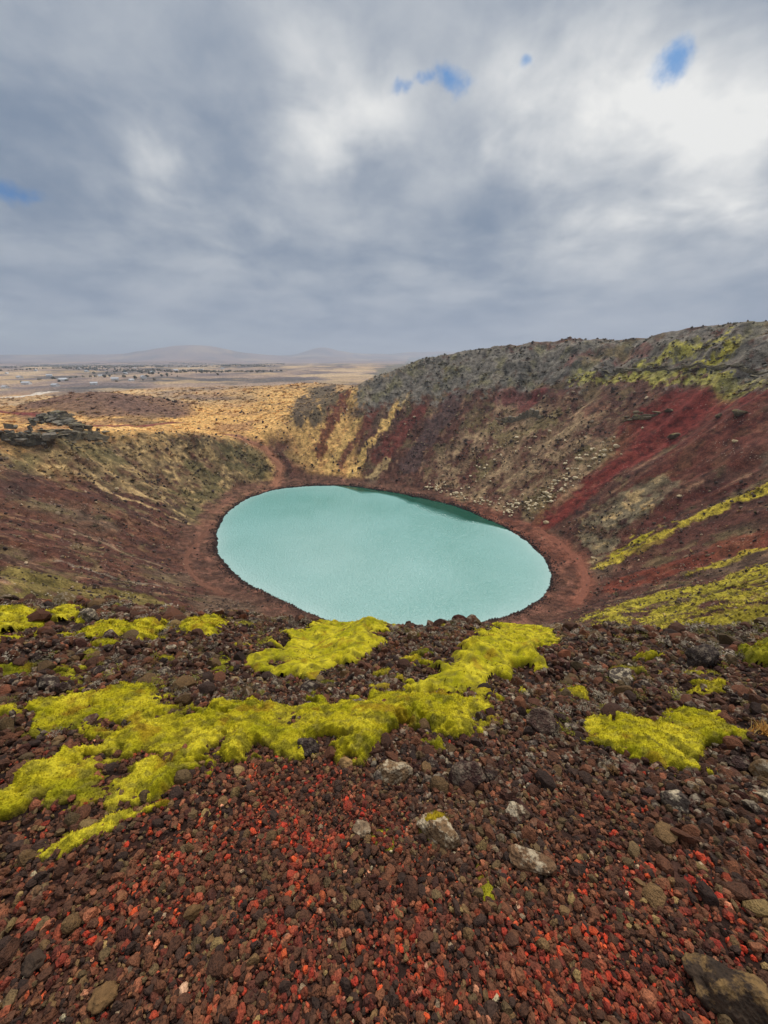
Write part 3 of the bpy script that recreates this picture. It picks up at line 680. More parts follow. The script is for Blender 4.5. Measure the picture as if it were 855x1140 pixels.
def mat_stone(name, scale=60, lichen=0.0, porous=True, var=(.6, 1.4), bump=.006, use_attr=True, lich_col=(168, 156, 138), lich_scale=14):
    m, nt = material(name)
    geo = nt.n('ShaderNodeNewGeometry'); co = geo.outputs['Position']
    att = nt.n('ShaderNodeVertexColor', layer_name='albedo')
    n1 = nt.noise(co, scale, 5, .7)
    vo = nt.n('ShaderNodeTexVoronoi', {'Vector': co, 'Scale': scale*2.2})
    v = nt.ramp(n1, .3, .7, *var)
    if porous: v = nt.math('MULTIPLY', v, nt.ramp(vo.outputs['Distance'], .12, .45, .55, 1.1))
    c = nt.n('ShaderNodeVectorMath', {0: att.outputs['Color'], 'Scale': v}, operation='SCALE')
    if lichen:
        nz = nt.n('ShaderNodeSeparateXYZ', {0: geo.outputs['Normal']})
        l = nt.noise(co, lich_scale, 5, .7)
        k = nt.math('MULTIPLY', nt.ramp(l, .49, .60), nt.ramp(nz.outputs[2], -.1, .5))
        k = nt.math('MULTIPLY', nt.math('MULTIPLY', k, att.outputs['Alpha']), lichen)
        c = nt.mix(k, c.outputs[0], tuple(lin(lich_col, ALB)))
    h = nt.math('ADD', nt.math('MULTIPLY', n1, .7), nt.math('MULTIPLY', vo.outputs['Distance'], .6))
    b = nt.n('ShaderNodeBump', {'Strength': .9, 'Distance': bump, 'Height': h})
    finish(nt, c, .88, b, .3)
    return m

PAL = [((86, 60, 50), 24), ((104, 70, 56), 20), ((66, 50, 46), 18), ((118, 80, 64), 10), ((112, 90, 68), 8), ((98, 82, 64), 6), ((78, 48, 42), 6),
       ((144, 94, 76), 3.0), ((136, 116, 86), 2.0), ((150, 132, 120), 1.0), ((196, 142, 122), .6), ((186, 174, 158), .35)]
REDS = [(196, 70, 42), (170, 58, 42), (208, 92, 50), (150, 62, 44), (172, 88, 64), (132, 60, 46), (118, 56, 44), (138, 66, 48)]
def red_field(x, y):
    """where the oxidised red cinders lie"""
    f = .95*gauss(x, y, 1.5, .62, .85, .34, .45)+.75*gauss(x, y, .75, .40, .55, .20)+.55*gauss(x, y, -.25, .8, .28, .25)+.5*gauss(x, y, -.8, .75, .35, .16, .5)
    f = f+.35*gauss(x, y, .1, .5, .4, .2)+.35*gauss(x, y, -.5, 1.2, .5, .2)+.25*gauss(x, y, 1.8, 1.3, .5, .25)+.12
    return np.clip(f*(1.0+1.5*fbm(x, y, .22, 3, 701)), 0, 1)
def stone_cols(x, y, r, red=1.0, size=None):
    n = len(x); w = np.array([p[1] for p in PAL]); idx = r.choice(len(PAL), n, p=w/w.sum())
    if size is not None: idx = np.where((size > .035) & (idx > 8), r.randint(0, 4, n), idx)
    c = np.array([lin(p[0], ALB) for p in PAL])[idx]
    rd = r.uniform(size=n) < .85*red_field(x, y)*red
    rc = np.array([lin(q, ALB) for q in REDS])[r.randint(0, len(REDS), n)]
    c = c*np.array([1.08, 1.05, .84])
    k = (r.uniform(.1, .88, n)*rd)[:, None]
    c = (c+(rc-c)*k)*r.uniform(.75, 1.42, n)[:, None]
    return c

def ring_points(r0, r1, dens, r, az=66):
    a = R_(az if az < 60 else (115 if r0 < 1.7 else (100 if r0 < 5 else 75))); area = a*(r1*r1-r0*r0); n = int(area*dens)
    rr = np.sqrt(r.uniform(r0*r0, r1*r1, n)); t = r.uniform(-a, a, n); return rr*np.sin(t), rr*np.cos(t)

def moss_cover(x, y, grow=0.0):
    m = np.zeros(x.shape, bool)
    for k, h, e, pts in MOSS:
        P = np.array(pts); bb = (x > P[:, 0].min()-.3) & (x < P[:, 0].max()+.3) & (y > P[:, 1].min()-.3) & (y < P[:, 1].max()+.3)
        if bb.any(): m[bb] |= poly_sdf(x[bb], y[bb], pts) > -grow
    return m

def rubble(x, y):
    """1 on the loose coarse rubble below the gravel shoulder, 0 on the fine gravel"""
    r = np.hypot(x, y); a = np.arctan2(x, y)
    lim = np.interp(a, np.radians([-66, -50, -25, -8, 10, 30, 45, 66]), [2.9, 2.6, 2.0, 1.35, 1.15, 1.2, 1.75, 1.9])
    return sstep(-.25, .25, r-lim+.3*fbm(x, y, .6, 2, 711))

def build_gravel(mat):
    r = np.random.RandomState(11)
    fine = [rock_shape(2, 100+i, 10, .10, .05) for i in range(14)]
    small = [rock_shape(1, 140+i, 4, .16) for i in range(14)]
    VV, FF, CC = [], [], []; base = 0
    for (r0, r1, dens, smed, protos, lift) in ((.2, 1.25, 6500, .0125, small, .5), (.2, .95, 6200, .023, fine, .30), (.95, 1.8, 4600, .024, small, .30), (1.8, 3.2, 2300, .029, small, .3), (3.2, 6, 620, .046, small, .3), (6, 16, 90, .09, small, .3),
                                               (.3, 3.0, 90, .040, fine, .22), (1.2, 3, 80, .06, fine, .22), (2.4, 6, 34, .085, fine, .2), (6, 15, 8, .2, fine, .2)):
        x, y = ring_points(r0, r1, dens, r)
        rub = rubble(x, y)
        s = smed*np.exp(r.normal(0, .38, len(x)))*(1+.45*rub)
        s = np.minimum(s, smed*2.3)
        keep = (r.uniform(size=len(x)) > .25*rub) & ~(moss_cover(x, y, -.05) & (s > .05+.008*np.hypot(x, y)))
        x, y, s, rub = x[keep], y[keep], s[keep], rub[keep]
        z = H(x, y)+s*lift*r.uniform(.2, 1.3, len(x))
        c = stone_cols(x, y, r, (1-.85*rub)*sstep(.055, .04, s), s)
        c = c*(1-.25*rub)[:, None]
        al = np.ones((len(x), 1))*np.clip(rub, 0, 1)[:, None]*(r.uniform(size=(len(x), 1)) < .32)
        v, f, cc = scatter(protos, x, y, z, s, np.c_[c, al], r, (.55, 1.0))
        VV.append(v); FF.append(f+base); CC.append(cc); base += len(v)
    o = tri_mesh('scoria_gravel', np.concatenate(VV), np.concatenate(FF), cols=np.concatenate(CC), mat=mat, smooth=False)
    tag(o, 'loose red and brown volcanic gravel covering the slope at the viewer\'s feet', 'gravel', kind='stuff')

def one_rock(name, sub, seed, col, mat, size, dims=(1, .8, .65), cuts=9, rough=.14, pit=.05, depth=(.5, .9), alpha=1.0, rz=0.0):
    v, f = rock_shape(sub, seed, cuts, rough, pit, depth)
    v = v*np.array(dims)*size*.5
    c = np.tile(np.r_[lin(col, ALB)*np.array([1.06, 1.02, .86]), alpha], (len(v), 1))
    c[:, :3] *= (1+.3*n3(v/size*3, 1.3, seed+40))[:, None]
    return tri_mesh(name, v, f, cols=c, mat=mat, smooth=True)

def ground_tilt(x, y, e=.15):
    from mathutils import Vector
    n = Vector((float(H(x-e, y)-H(x+e, y)), float(H(x, y-e)-H(x, y+e)), 2*e)).normalized()
    return Vector((0, 0, 1)).rotation_difference(n)

def build_rocks():
    from mathutils import Quaternion, Vector
    M1 = mat_stone('porous_lava', 38, .45, True, (.5, 1.45), .018, lich_col=(160, 146, 128), lich_scale=16)
    M2 = mat_stone('crusted_lava', 34, .85, True, (.5, 1.4), .018, lich_col=(200, 186, 162), lich_scale=22)
    M3 = mat_stone('mossy_lava', 38, .9, True, (.6, 1.3), .01, lich_col=(140, 114, 76), lich_scale=12)
    M4 = mat_stone('bare_stone', 45, 0, False, (.75, 1.25), .006)
    LAB = {
     'corner': ('large black and ochre streaked rock jutting into the bottom right corner', M3, (66, 54, 46), .8, 16),
     'lichen_cap': ('pale lichen crusted lava rock with a yellow moss cap on the open gravel', M2, (122, 100, 80), .7, 8),
     'pale_slab': ('pale grey crusted rock standing just below the large middle moss cushion', M2, (130, 108, 88), .8, 9),
     'tan_cobble': ('small smooth tan cobble under the edge of the middle moss cushion', M4, (150, 124, 92), .9, 3),
     'dark_block': ('dark block of rock under the lower lip of the middle moss cushion', M1, (58, 46, 46), .9, 10),
     'lichen_lump': ('white speckled grey lava lump among dark rubble right of centre', M2, (104, 86, 74), .8, 9),
     'lichen_strip': ('low elongated rock with a pale lichen strip in the red gravel', M2, (116, 92, 74), .34, 9),
     'olive_stone': ('olive brown angular stone lying in the gravel at lower left', M4, (112, 88, 62), .8, 10),
     'dark_flat': ('flat dark grey brown stone near the lower left corner', M4, (72, 58, 50), .45, 9),
     'tan_slab': ('long khaki tan stone lying in the gravel at bottom left', M4, (116, 92, 66), .5, 9),
     'tan_stone': ('rounded tan pitted stone at the left edge of the gravel', M1, (118, 92, 72), .9, 7),
     'pale_crust': ('low pale crusted stone with a tuft of green moss beside it', M2, (128, 110, 96), .5, 7),
     'pale_chip': ('small pale pinkish chip of stone on the gravel near the bottom', M4, (202, 168, 150), .55, 7),
     'grey_lichen': ('grey lichened stone bedded in the middle moss cushion', M2, (110, 100, 94), .7, 8),
     'brown_block': ('small blocky brown rock at the top of the red gravel', M1, (88, 60, 52), .8, 9),
     'scoria_boulder': ('rounded dark brown clinker boulder in the rubble right of the middle moss', M1, (74, 56, 52), .9, 9),
     'crag': ('rough dark maroon lava crag in the rubble below the middle moss', M1, (70, 48, 46), .9, 8),
     'grey_crag': ('grey weathered lava crag on the skyline rubble right of the lake', M2, (84, 76, 74), .75, 9),
     'dark_crag': ('broad dark lava crag near the right edge above the right moss cushion', M1, (64, 54, 54), .7, 9),
     'white_twiggy': ('whitish lichen covered rock between the small moss tufts at far left', M2, (104, 96, 92), .8, 9),
     'rust_block': ('rusty brown rock bedded in the middle moss cushion', M1, (112, 66, 46), .75, 9),
     'right_dark': ('squat dark brown rock just below the right moss cushion', M1, (66, 48, 46), .65, 9),
     'right_pale': ('pale grey lichened rock at the right edge below the moss', M2, (122, 112, 100), .7, 8),
    }
    for i, (k, (x, y, w, asp)) in enumerate(FROCKS.items()):
        lab, m, col, hz, cuts = LAB[k]
        o = one_rock('lava_rock', 4, 900+i*13, col, m, w*(.60 if k in ('dark_flat', 'tan_slab', 'olive_stone', 'tan_stone', 'right_dark', 'right_pale', 'white_twiggy') else .84), (1, .75, hz), cuts, .16, .06, (.55, .92))
        o.location = (x, y, float(H(x, y))+w*.16); q = ground_tilt(x, y)
        o.rotation_mode = 'QUATERNION'; o.rotation_quaternion = q@Quaternion((0, 0, 1), random.uniform(-.5, .5))
        if k == 'corner':
            o.rotation_quaternion = q@Quaternion((0, 0, 1), -.6); o.scale = (.98, 1.0, 1.0); o.location.z -= .02
        if k in ('tan_slab', 'olive_stone', 'pale_chip'): o.rotation_quaternion = q@Quaternion((0, 0, 1), .75)
        tag(o, lab, 'rock')
    # clinkers of the rubble band: three looks, shared labels
    r = np.random.RandomState(31)
    kinds = [('dark porous clinker half sunk in the rubble below the moss', (62, 46, 44), M1, 'dark clinkers in the rubble band'),
             ('maroon brown clinker half sunk in the rubble below the moss', (92, 58, 52), M1, 'maroon clinkers in the rubble band'),
             ('grey clinker with white lichen specks half sunk in the rubble', (92, 82, 80), M2, 'lichened clinkers in the rubble band')]
    src = {}
    for ki, (lab, col, m, grp) in enumerate(kinds):
        src[ki] = [one_rock('clinker', 3, 1300+ki*50+j, col, m, 1.0, (1, r.uniform(.7, .95), r.uniform(.6, .85)), 8, .22, .09, (.5, .95)) for j in range(5)]
    used = {}
    def place(ki, x, y, s):
        j = r.randint(0, 5); o = src[ki][j]
        if used.get((ki, j)): o = o.copy(); COL.objects.link(o)
        used[(ki, j)] = True
        o.location = (x, y, float(H(x, y))+s*.18); o.scale = (s, s, s)
        o.rotation_mode = 'QUATERNION'; o.rotation_quaternion = ground_tilt(x, y)@Quaternion((0, 0, 1), r.uniform(0, 6.28))@Quaternion(Vector((1, 0, 0)), r.uniform(-.5, .5))
        tag(o, kinds[ki][0], 'rock', kinds[ki][3])
    n = 0
    while n < 280:
        d = r.uniform(1.0, 6.5)**1.0; a = R_(r.uniform(-52, 52)); x, y = d*math.sin(a), d*math.cos(a)
        if float(rubble(np.array([x]), np.array([y]))[0]) < .6 or moss_cover(np.array([x]), np.array([y]), .03)[0]: continue
        s = min(.22, .058*math.exp(r.normal(0, .35))*(1+.22*(d-1)))
        place(r.choice(3, p=[.42, .30, .28]), x, y, s); n += 1
    for ki in src:
        for j, o in enumerate(src[ki]):
            if not used.get((ki, j)): bpy.data.objects.remove(o)

# ------------------------------------------------------------------ moss
def mat_moss():
    m, nt = material('fringe_moss')
    co = nt.n('ShaderNodeNewGeometry').outputs['Position']
    att = nt.n('ShaderNodeVertexColor', layer_name='albedo')
    n1 = nt.noise(co, 130, 4, .7); n2 = nt.noise(co, 22, 4, .6)
    v = nt.math('MULTIPLY', nt.ramp(n1, .3, .7, .55, 1.35), nt.ramp(n2, .3, .7, .75, 1.2))
    c = nt.n('ShaderNodeVectorMath', {0: att.outputs['Color'], 'Scale': v}, operation='SCALE')
    h = nt.math('ADD', nt.math('MULTIPLY', n1, .5), nt.math('MULTIPLY', n2, .8))
    b = nt.n('ShaderNodeBump', {'Strength': 1.0, 'Distance': .012, 'Height': h})
    finish(nt, c, .95, b, .1)
    return m
MOSS_C = [(190, 186, 34), (172, 176, 36), (204, 190, 44), (150, 158, 40)]
def moss_colour(x, y, h01, r, seed):
    f = fbm(x, y, .35, 4, 801+seed); g = fbm(x, y, .12, 3, 811+seed)
    c = np.empty(x.shape+(3,)); c[:] = lin((188, 178, 46), ALB)
    def put(col, m): c[...] += (lin(col, ALB)-c)*np.clip(m, 0, 1)[..., None]
    put((166, 162, 36), sstep(.0, .5, f)); put((214, 202, 66), sstep(.0, .5, -f)*.8)
    put((112, 108, 40), sstep(.0, .5, g)*.7); put((140, 132, 70), sstep(.2, .6, fbm(x, y, .06, 2, 825+seed))*.5)
    put((150, 110, 40), sstep(.36, .6, fbm(x, y, .25, 3, 821+seed))*.5)
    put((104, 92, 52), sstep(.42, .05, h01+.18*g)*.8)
    return c
def build_moss(mat):
    LAB = {
     'a': 'long yellow green moss cushion reaching in from the left edge, upper of two',
     'b': 'largest yellow green moss cushion, sprawling across the middle of the slope',
     'c': 'rounded yellow green moss cushion low at the left edge above the gravel',
     'd': 'small oval moss cushion between the low left cushion and the largest one',
     'e': 'narrow strip of moss lying lowest on the gravel at left',
     'f': 'wide yellow moss cushion alone in dark rubble on the right',
     'g': 'moss cushion on the brink with its crest against the right end of the lake',
     'h': 'patchy moss cushion on the brink in front of the lake bottom edge',
     'i': 'bright moss hummock at the far left edge on the rubble brow',
     'j': 'small round moss tuft right of the far left hummock',
     'k': 'flat elongated moss tuft on the brow at left, longer of two',
     'l': 'short moss tuft on the brow nearest the red lakeside slope',
     'm': 'dark olive moss hummock cut by the right edge of the picture',
     'n': 'small upright olive moss patch in the open red gravel',
     'o': 'tiny green moss tuft beside the pale crusted stone',
     'p': 'yellow moss cap on top of the pale lichen crusted rock',
     'q': 'dull olive moss tuft at the left edge above the long cushion',
     'r': 'dull olive moss tuft on rubble above the long left cushion',
     's': 'olive moss ball on rubble between the left cushions and the brow',
    }
    r = np.random.RandomState(5)
    rr = np.random.RandomState(55); extra = []
    while len(extra) < 34:       # small dull tufts dotted over the brow
        d_, a_ = rr.uniform(2.1, 6.2), R_(rr.uniform(-50, 50)); x_, y_ = d_*math.sin(a_), d_*math.cos(a_)
        if moss_cover(np.array([x_]), np.array([y_]), .12)[0] or rubble(np.array([x_]), np.array([y_]))[0] < .8: continue
        R0 = rr.uniform(.05, .13)*(.6+.16*d_); n_ = 9
        extra.append(('tuft', .045+.012*d_, R0*.8, [(x_+R0*rr.uniform(.7, 1.5)*math.cos(t), y_+R0*rr.uniform(.6, 1.1)*math.sin(t)) for t in np.linspace(0, 6.28, n_+1)[:-1]]))
    for si, (key, hm, edge, pts) in enumerate(MOSS+extra):
        P = np.array(pts); mn = P.min(0)-.12; mx = P.max(0)+.12
        cx, cy = P.mean(0); dist = np.hypot(cx, cy)
        st = float(np.clip(.0032*dist, .005, .024))
        nx = int((mx[0]-mn[0])/st)+2; ny = int((mx[1]-mn[1])/st)+2
        X, Y = np.meshgrid(mn[0]+np.arange(nx)*st, mn[1]+np.arange(ny)*st)
        w = edge*.6
        jx = X+w*.7*fbm(X, Y, .30, 2, 831)+w*.12*fbm(X, Y, .09, 2, 833); jy = Y+w*.7*fbm(X, Y, .30, 2, 832)+w*.12*fbm(X, Y, .09, 2, 834)
        sd = poly_sdf(jx, jy, pts)
        sd = sd+edge*.2+min(edge, .2)*.62*fbm(X, Y, .15, 4, 847+si, .6)-edge*.8*sstep(*((.0, .35) if key in ('g', 'h') else (.24, .55)), fbm(X, Y, .28 if key not in ('g', 'h') else .42, 2, 841+si))       # bare hollows
        t = np.clip(sd/edge, 0, 1); dome = np.clip(1-(1-t)**2, 0, 1)**.85
        bil = np.abs(gnoise(X/.16, Y/.16, 851))+.5*np.abs(gnoise(X/.07, Y/.07, 852))
        hh = hm*dome*(.66+.45*fbm(X, Y, .5, 2, 861)+.22*np.clip(1.2*bil, 0, 1.2))
        hh = hh+dome**.5*((.013*np.abs(gnoise(X/.08, Y/.08, 870))+.016*np.abs(gnoise(X/.036, Y/.036, 871))+.009*gnoise(X/.016, Y/.016, 872)-.012))*np.clip(dist/2, .85, 1.25)
        hh = np.where(sd > 0, hh, -.03+np.maximum(sd, -.1)*.6)
        Z = H(X.ravel(), Y.ravel(), True).reshape(X.shape)+hh
        keep = sd > -.03
        idx = -np.ones(X.shape, int)
        q = keep[:-1, :-1] & keep[1:, :-1] & keep[:-1, 1:] & keep[1:, 1:]
        use = np.zeros(X.shape, bool); use[:-1, :-1] |= q; use[1:, :-1] |= q; use[:-1, 1:] |= q; use[1:, 1:] |= q
        idx[use] = np.arange(use.sum())
        a, b, c_, d = idx[:-1, :-1][q], idx[:-1, 1:][q], idx[1:, 1:][q], idx[1:, :-1][q]
        T = np.concatenate([np.stack([a, b, c_], -1), np.stack([a, c_, d], -1)])
        V = np.stack([X[use], Y[use], Z[use]], -1)
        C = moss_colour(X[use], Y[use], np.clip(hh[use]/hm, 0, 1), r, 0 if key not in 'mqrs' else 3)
        if key == 'tuft': C = C*np.array([[.62, .60, 1.0], [.85, .82, .9], [.5, .5, 1.1]])[si % 3]
        elif key in 'mqrsno': C = C*np.array([.62, .66, .8])
        # fronds: short leaf-sized blades standing on the cushion
        top = np.where((hh[use] > hm*.12))[0]
        nb = int(min(42000, len(top)*.9)); s0 = float(np.clip(.0042*dist, .007, .026))
        if len(top) > 10:
            k = top[r.randint(0, len(top), nb)]; bp = V[k]+np.c_[r.uniform(-st, st, (nb, 2)), np.full(nb, -s0*.25)]
            gx = np.gradient(Z, axis=1)/st; gy = np.gradient(Z, axis=0)/st
            nrm = np.stack([-gx[use], -gy[use], np.ones(use.sum())], -1)[k]; nrm /= np.linalg.norm(nrm, axis=1)[:, None]
            dr = nrm+r.normal(0, .75, (nb, 3)); dr /= np.linalg.norm(dr, axis=1)[:, None]
            sd_ = np.cross(dr, r.normal(size=(nb, 3))); sd_ /= np.linalg.norm(sd_, axis=1)[:, None]
            L = s0*r.uniform(.7, 1.7, nb)[:, None]; wd = s0*.26
            bv = np.stack([bp-sd_*wd, bp+sd_*wd, bp+dr*L], 1).reshape(-1, 3)
            bc = np.repeat(C[k]*r.uniform(.75, 1.35, nb)[:, None]*np.array([1.05, 1.03, 1.0]), 3, 0)
            bt = np.arange(nb*3).reshape(-1, 3)+len(V)
            V = np.concatenate([V, bv]); T = np.concatenate([T, bt]); C = np.concatenate([C, bc])
        o = np.array([cx, cy, float(H(cx, cy))])
        ob = tri_mesh('moss_cushion' if len(key) == 1 and key in 'abcdfghikm' else 'moss_tuft', V-o, T, cols=C, mat=mat); ob.location = o
        if key == 'p': ob.location = (FROCKS['lichen_cap'][0]+.012, FROCKS['lichen_cap'][1]+.03, float(H(FROCKS['lichen_cap'][0], FROCKS['lichen_cap'][1]))+.045)
        if key == 'tuft': tag(ob, 'small dull olive moss tuft growing among the rubble stones of the brow', 'moss', 'dull moss tufts dotted over the rubble brow')
        else: tag(ob, LAB[key], 'moss')

# ------------------------------------------------------------------ middle distance
def stroke_mask(x, y, cols):
    m = np.zeros(x.shape)
    for st in STROKES:
        if st[1] in cols:
            if st[0] == 'poly': m = np.maximum(m, sstep(-2, 2, poly_sdf(x, y, st[-1])))
            else: m = np.maximum(m, sstep(st[2]+1, st[2]-.5, seg_dist(x, y, st[-1])))
    return m

def wall_points(n, r, rmin=26, rmax=330):
    a = r.uniform(R_(-58), R_(58), n); d = np.exp(r.uniform(math.log(rmin), math.log(rmax), n))
    x, y = d*np.sin(a), d*np.cos(a)
    dx, dy = x-CX, y-CY; th = np.arctan2(dx, dy); s = np.hypot(dx, dy)-shore_r(th)
    return x, y, d, s, np.interp(th, *_BT), th, np.hypot(dx, dy)-rim_r(th)

def build_scree(mat):
    r = np.random.RandomState(71)
    protos = [rock_shape(1, 500+i, 5, .15) for i in range(10)]
    x, y, d, s, bw, th, ro = wall_points(90000, r)
    beige = stroke_mask(x, y, BEIGE_C); red = stroke_mask(x, y, RED_C); grey = stroke_mask(x, y, GREY_C); ol = stroke_mask(x, y, OLIVE_C)
    f = sstep(-.1, .5, fbm(x, y, 9, 3, 901))
    p = .10+.25*f+.55*beige*f+.5*grey*f+.25*ol*f-.5*red
    p = np.where(ro > 6, .01+.10*sstep(.2, .5, fbm(x, y, 30, 3, 903)), p)
    p = np.where(s < bw+1.0, .04, p); p = np.where(s < .3, 0, p)
    k = r.uniform(size=len(x)) < p
    x, y, d, s, beige, grey, red = x[k], y[k], d[k], s[k], beige[k], grey[k], red[k]
    n = len(x); size = .0040*d*np.exp(r.normal(0, .5, n))+.05
    size = np.minimum(size, np.where(grey > .5, .0075, .011)*d)
    c = lin((88, 74, 68), ALB)*np.ones((n, 3)); u = r.uniform(size=n)
    c[u < .22] = lin((72, 58, 52), ALB); c[(u > .62)] = lin((136, 120, 102), ALB)
    pale = (u > .86) & (r.uniform(size=n) < .35+.65*beige); c[pale] = lin((196, 176, 150), ALB)
    g = grey > .5; c[g] = lin((112, 108, 98), ALB); c[g & (u < .2)] = lin((76, 74, 70), ALB); c[g & (u > .7)] = lin((138, 138, 130), ALB)
    rr = red > .5; c[rr] = lin((120, 60, 56), ALB)
    c *= r.uniform(.75, 1.25, n)[:, None]
    v, f_, cc = scatter(protos, x, y, H(x, y)+size*.12, size, np.c_[c, np.ones(n)], r, (.6, 1.0))
    # dark stones washed along the waterline
    n2 = 9000; t = r.uniform(-np.pi, np.pi, n2); off = np.abs(r.normal(0, .55, n2))-.15+2.2*(r.uniform(size=n2) < .22)*r.uniform(0, 1, n2)
    rho = shore_r(t)+off; x2, y2 = CX+rho*np.sin(t), CY+rho*np.cos(t)
    d2 = np.hypot(x2, y2); s2 = .0026*d2*np.exp(r.normal(0, .4, n2))+.06
    keep = r.uniform(size=n2) < .35+.65*sstep(-.2, .3, fbm(x2, y2, 6, 2, 905)); x2, y2, s2 = x2[keep], y2[keep], s2[keep]; n2 = len(x2)
    c2 = lin((70, 54, 50), ALB)*r.uniform(.6, 1.6, n2)[:, None]
    v2, f2, cc2 = scatter(protos, x2, y2, H(x2, y2)+s2*.15, s2, np.c_[c2, np.ones(n2)], r, (.6, 1.0))
    o = tri_mesh('scree', np.concatenate([v, v2]), np.concatenate([f_, f2+len(v)]), cols=np.concatenate([cc, cc2]), mat=mat, smooth=False)
    tag(o, 'small loose stones strewn over the crater walls and waterline', 'scree', kind='stuff')

def tuft_shape(seed, n=16):
    """a clump of short blades"""
    r = np.random.RandomState(seed); V, F = [], []
    for i in range(n):
        a = r.uniform(0, 6.28); b = r.uniform(0, .55); lean = r.uniform(.15, .95)
        base = np.array([math.cos(a)*b, math.sin(a)*b, -.1]); tip = base+np.array([math.cos(a)*lean, math.sin(a)*lean, r.uniform(.45, 1.0)])
        sd = np.array([-math.sin(a), math.cos(a), 0])*r.uniform(.14, .26)
        k = len(V); V += [base-sd, base+sd, tip]; F.append([k, k+1, k+2])
    return np.array(V), np.array(F)

def build_heath(mat):
    r = np.random.RandomState(72)
    protos = [tuft_shape(600+i) for i in range(10)]
    x, y, d, s, bw, th, ro = wall_points(130000, r, 24, 420)
    red = stroke_mask(x, y, RED_C); ms = stroke_mask(x, y, MOSS_SL); grey = stroke_mask(x, y, GREY_C); ol = stroke_mask(x, y, OLIVE_C); be = stroke_mask(x, y, BEIGE_C)
    f = sstep(-.05, .5, fbm(x, y, 12, 4, 911)+.25*fbm(x, y, 3, 2, 913))
    p = .04+.22*f+.75*ms+.35*grey*f+.55*ol*(.3+f)+.35*be*f-.9*red
    p = np.where((ro > 4), .28+.3*f, p); p = np.where(s < bw+1.8, 0, p)
    k = r.uniform(size=len(x)) < p*.75
    x, y, d, ms, grey = x[k], y[k], d[k], ms[k], grey[k]
    n = len(x); size = (.0062*d*np.exp(r.normal(0, .4, n))+.06)
    z = H(x, y); c = ground_colour(x, y, z)[:, :3]*r.uniform(.75, 1.5, n)[:, None]
    u = r.uniform(size=n)
    o1 = (u < .16) & (ms < .3) & (ro[k] < 4); c[o1] = lin((96, 90, 64), ALB)*r.uniform(.7, 1.2, o1.sum())[:, None]
    o3 = (ms >= .3) & (u < .45); c[o3] = (np.array([lin(q, ALB) for q in ((104, 92, 62), (132, 122, 54), (150, 128, 72))])[r.randint(0, 3, n)]*r.uniform(.7, 1.2, n)[:, None])[o3]
    o2 = (u > .84) & (ms < .3); c[o2] = lin((176, 150, 108), ALB)*r.uniform(.7, 1.2, o2.sum())[:, None]
    v, f_, cc = scatter(protos, x, y, z, size*1.3, np.c_[c, np.ones(n)], r, (.7, 1.0), flat=.55)
    o = tri_mesh('heath', v, f_, cols=cc, mat=mat, smooth=False)
    tag(o, 'low heath, dry grass and moss tufts growing over the crater slopes', 'ground cover', kind='stuff')
    # near heath on the rubble brow: twiggy lichen and dull moss between the stones
    x, y = ring_points(1.5, 14, 110, r, 58)
    p = sstep(-.15, .35, fbm(x, y, .9, 3, 921))*rubble(x, y)*.9*sstep(1.6, 2.4, np.hypot(x, y))
    k = (r.uniform(size=len(x)) < p) & ~moss_cover(x, y, -.03); x, y = x[k], y[k]; n = len(x)
    size = .10*np.exp(r.normal(0, .4, n))*np.clip(np.hypot(x, y)/5, .7, 1.8)
    c = np.array([lin(q, ALB) for q in ((140, 130, 114), (118, 112, 62), (96, 84, 66), (166, 156, 142), (142, 138, 56), (128, 96, 62))])[r.choice(6, n, p=[.30, .15, .15, .24, .08, .08])]*r.uniform(.7, 1.25, n)[:, None]
    def twigs(seed):
        """a low cushion of short crooked twigs"""
        q = np.random.RandomState(seed); m = 90
        dr = q.normal(size=(m, 3)); dr[:, 2] = np.abs(dr[:, 2]); dr /= np.linalg.norm(dr, axis=1)[:, None]
        ctr = dr*q.uniform(.25, 1.0, m)[:, None]*np.array([1, 1, .7]); d2 = dr*.4+q.normal(0, .8, (m, 3)); d2 /= np.linalg.norm(d2, axis=1)[:, None]
        sd = np.cross(d2, q.normal(size=(m, 3))); sd /= np.linalg.norm(sd, axis=1)[:, None]; L = q.uniform(.16, .42, m)[:, None]
        return np.stack([ctr-sd*.055, ctr+sd*.055, ctr+d2*L], 1).reshape(-1, 3), np.arange(m*3).reshape(-1, 3)
    fine = [twigs(650+i) for i in range(8)]
    v, f_, cc = scatter(fine, x, y, H(x, y)+.035, size*1.1, np.c_[c, np.ones(n)], r, (.7, 1.0), flat=.8)
    o = tri_mesh('lichen_heath', v, f_, cols=cc, mat=mat, smooth=False)
    tag(o, 'grey lichen twigs and dull moss between the stones of the brow', 'ground cover', kind='stuff')

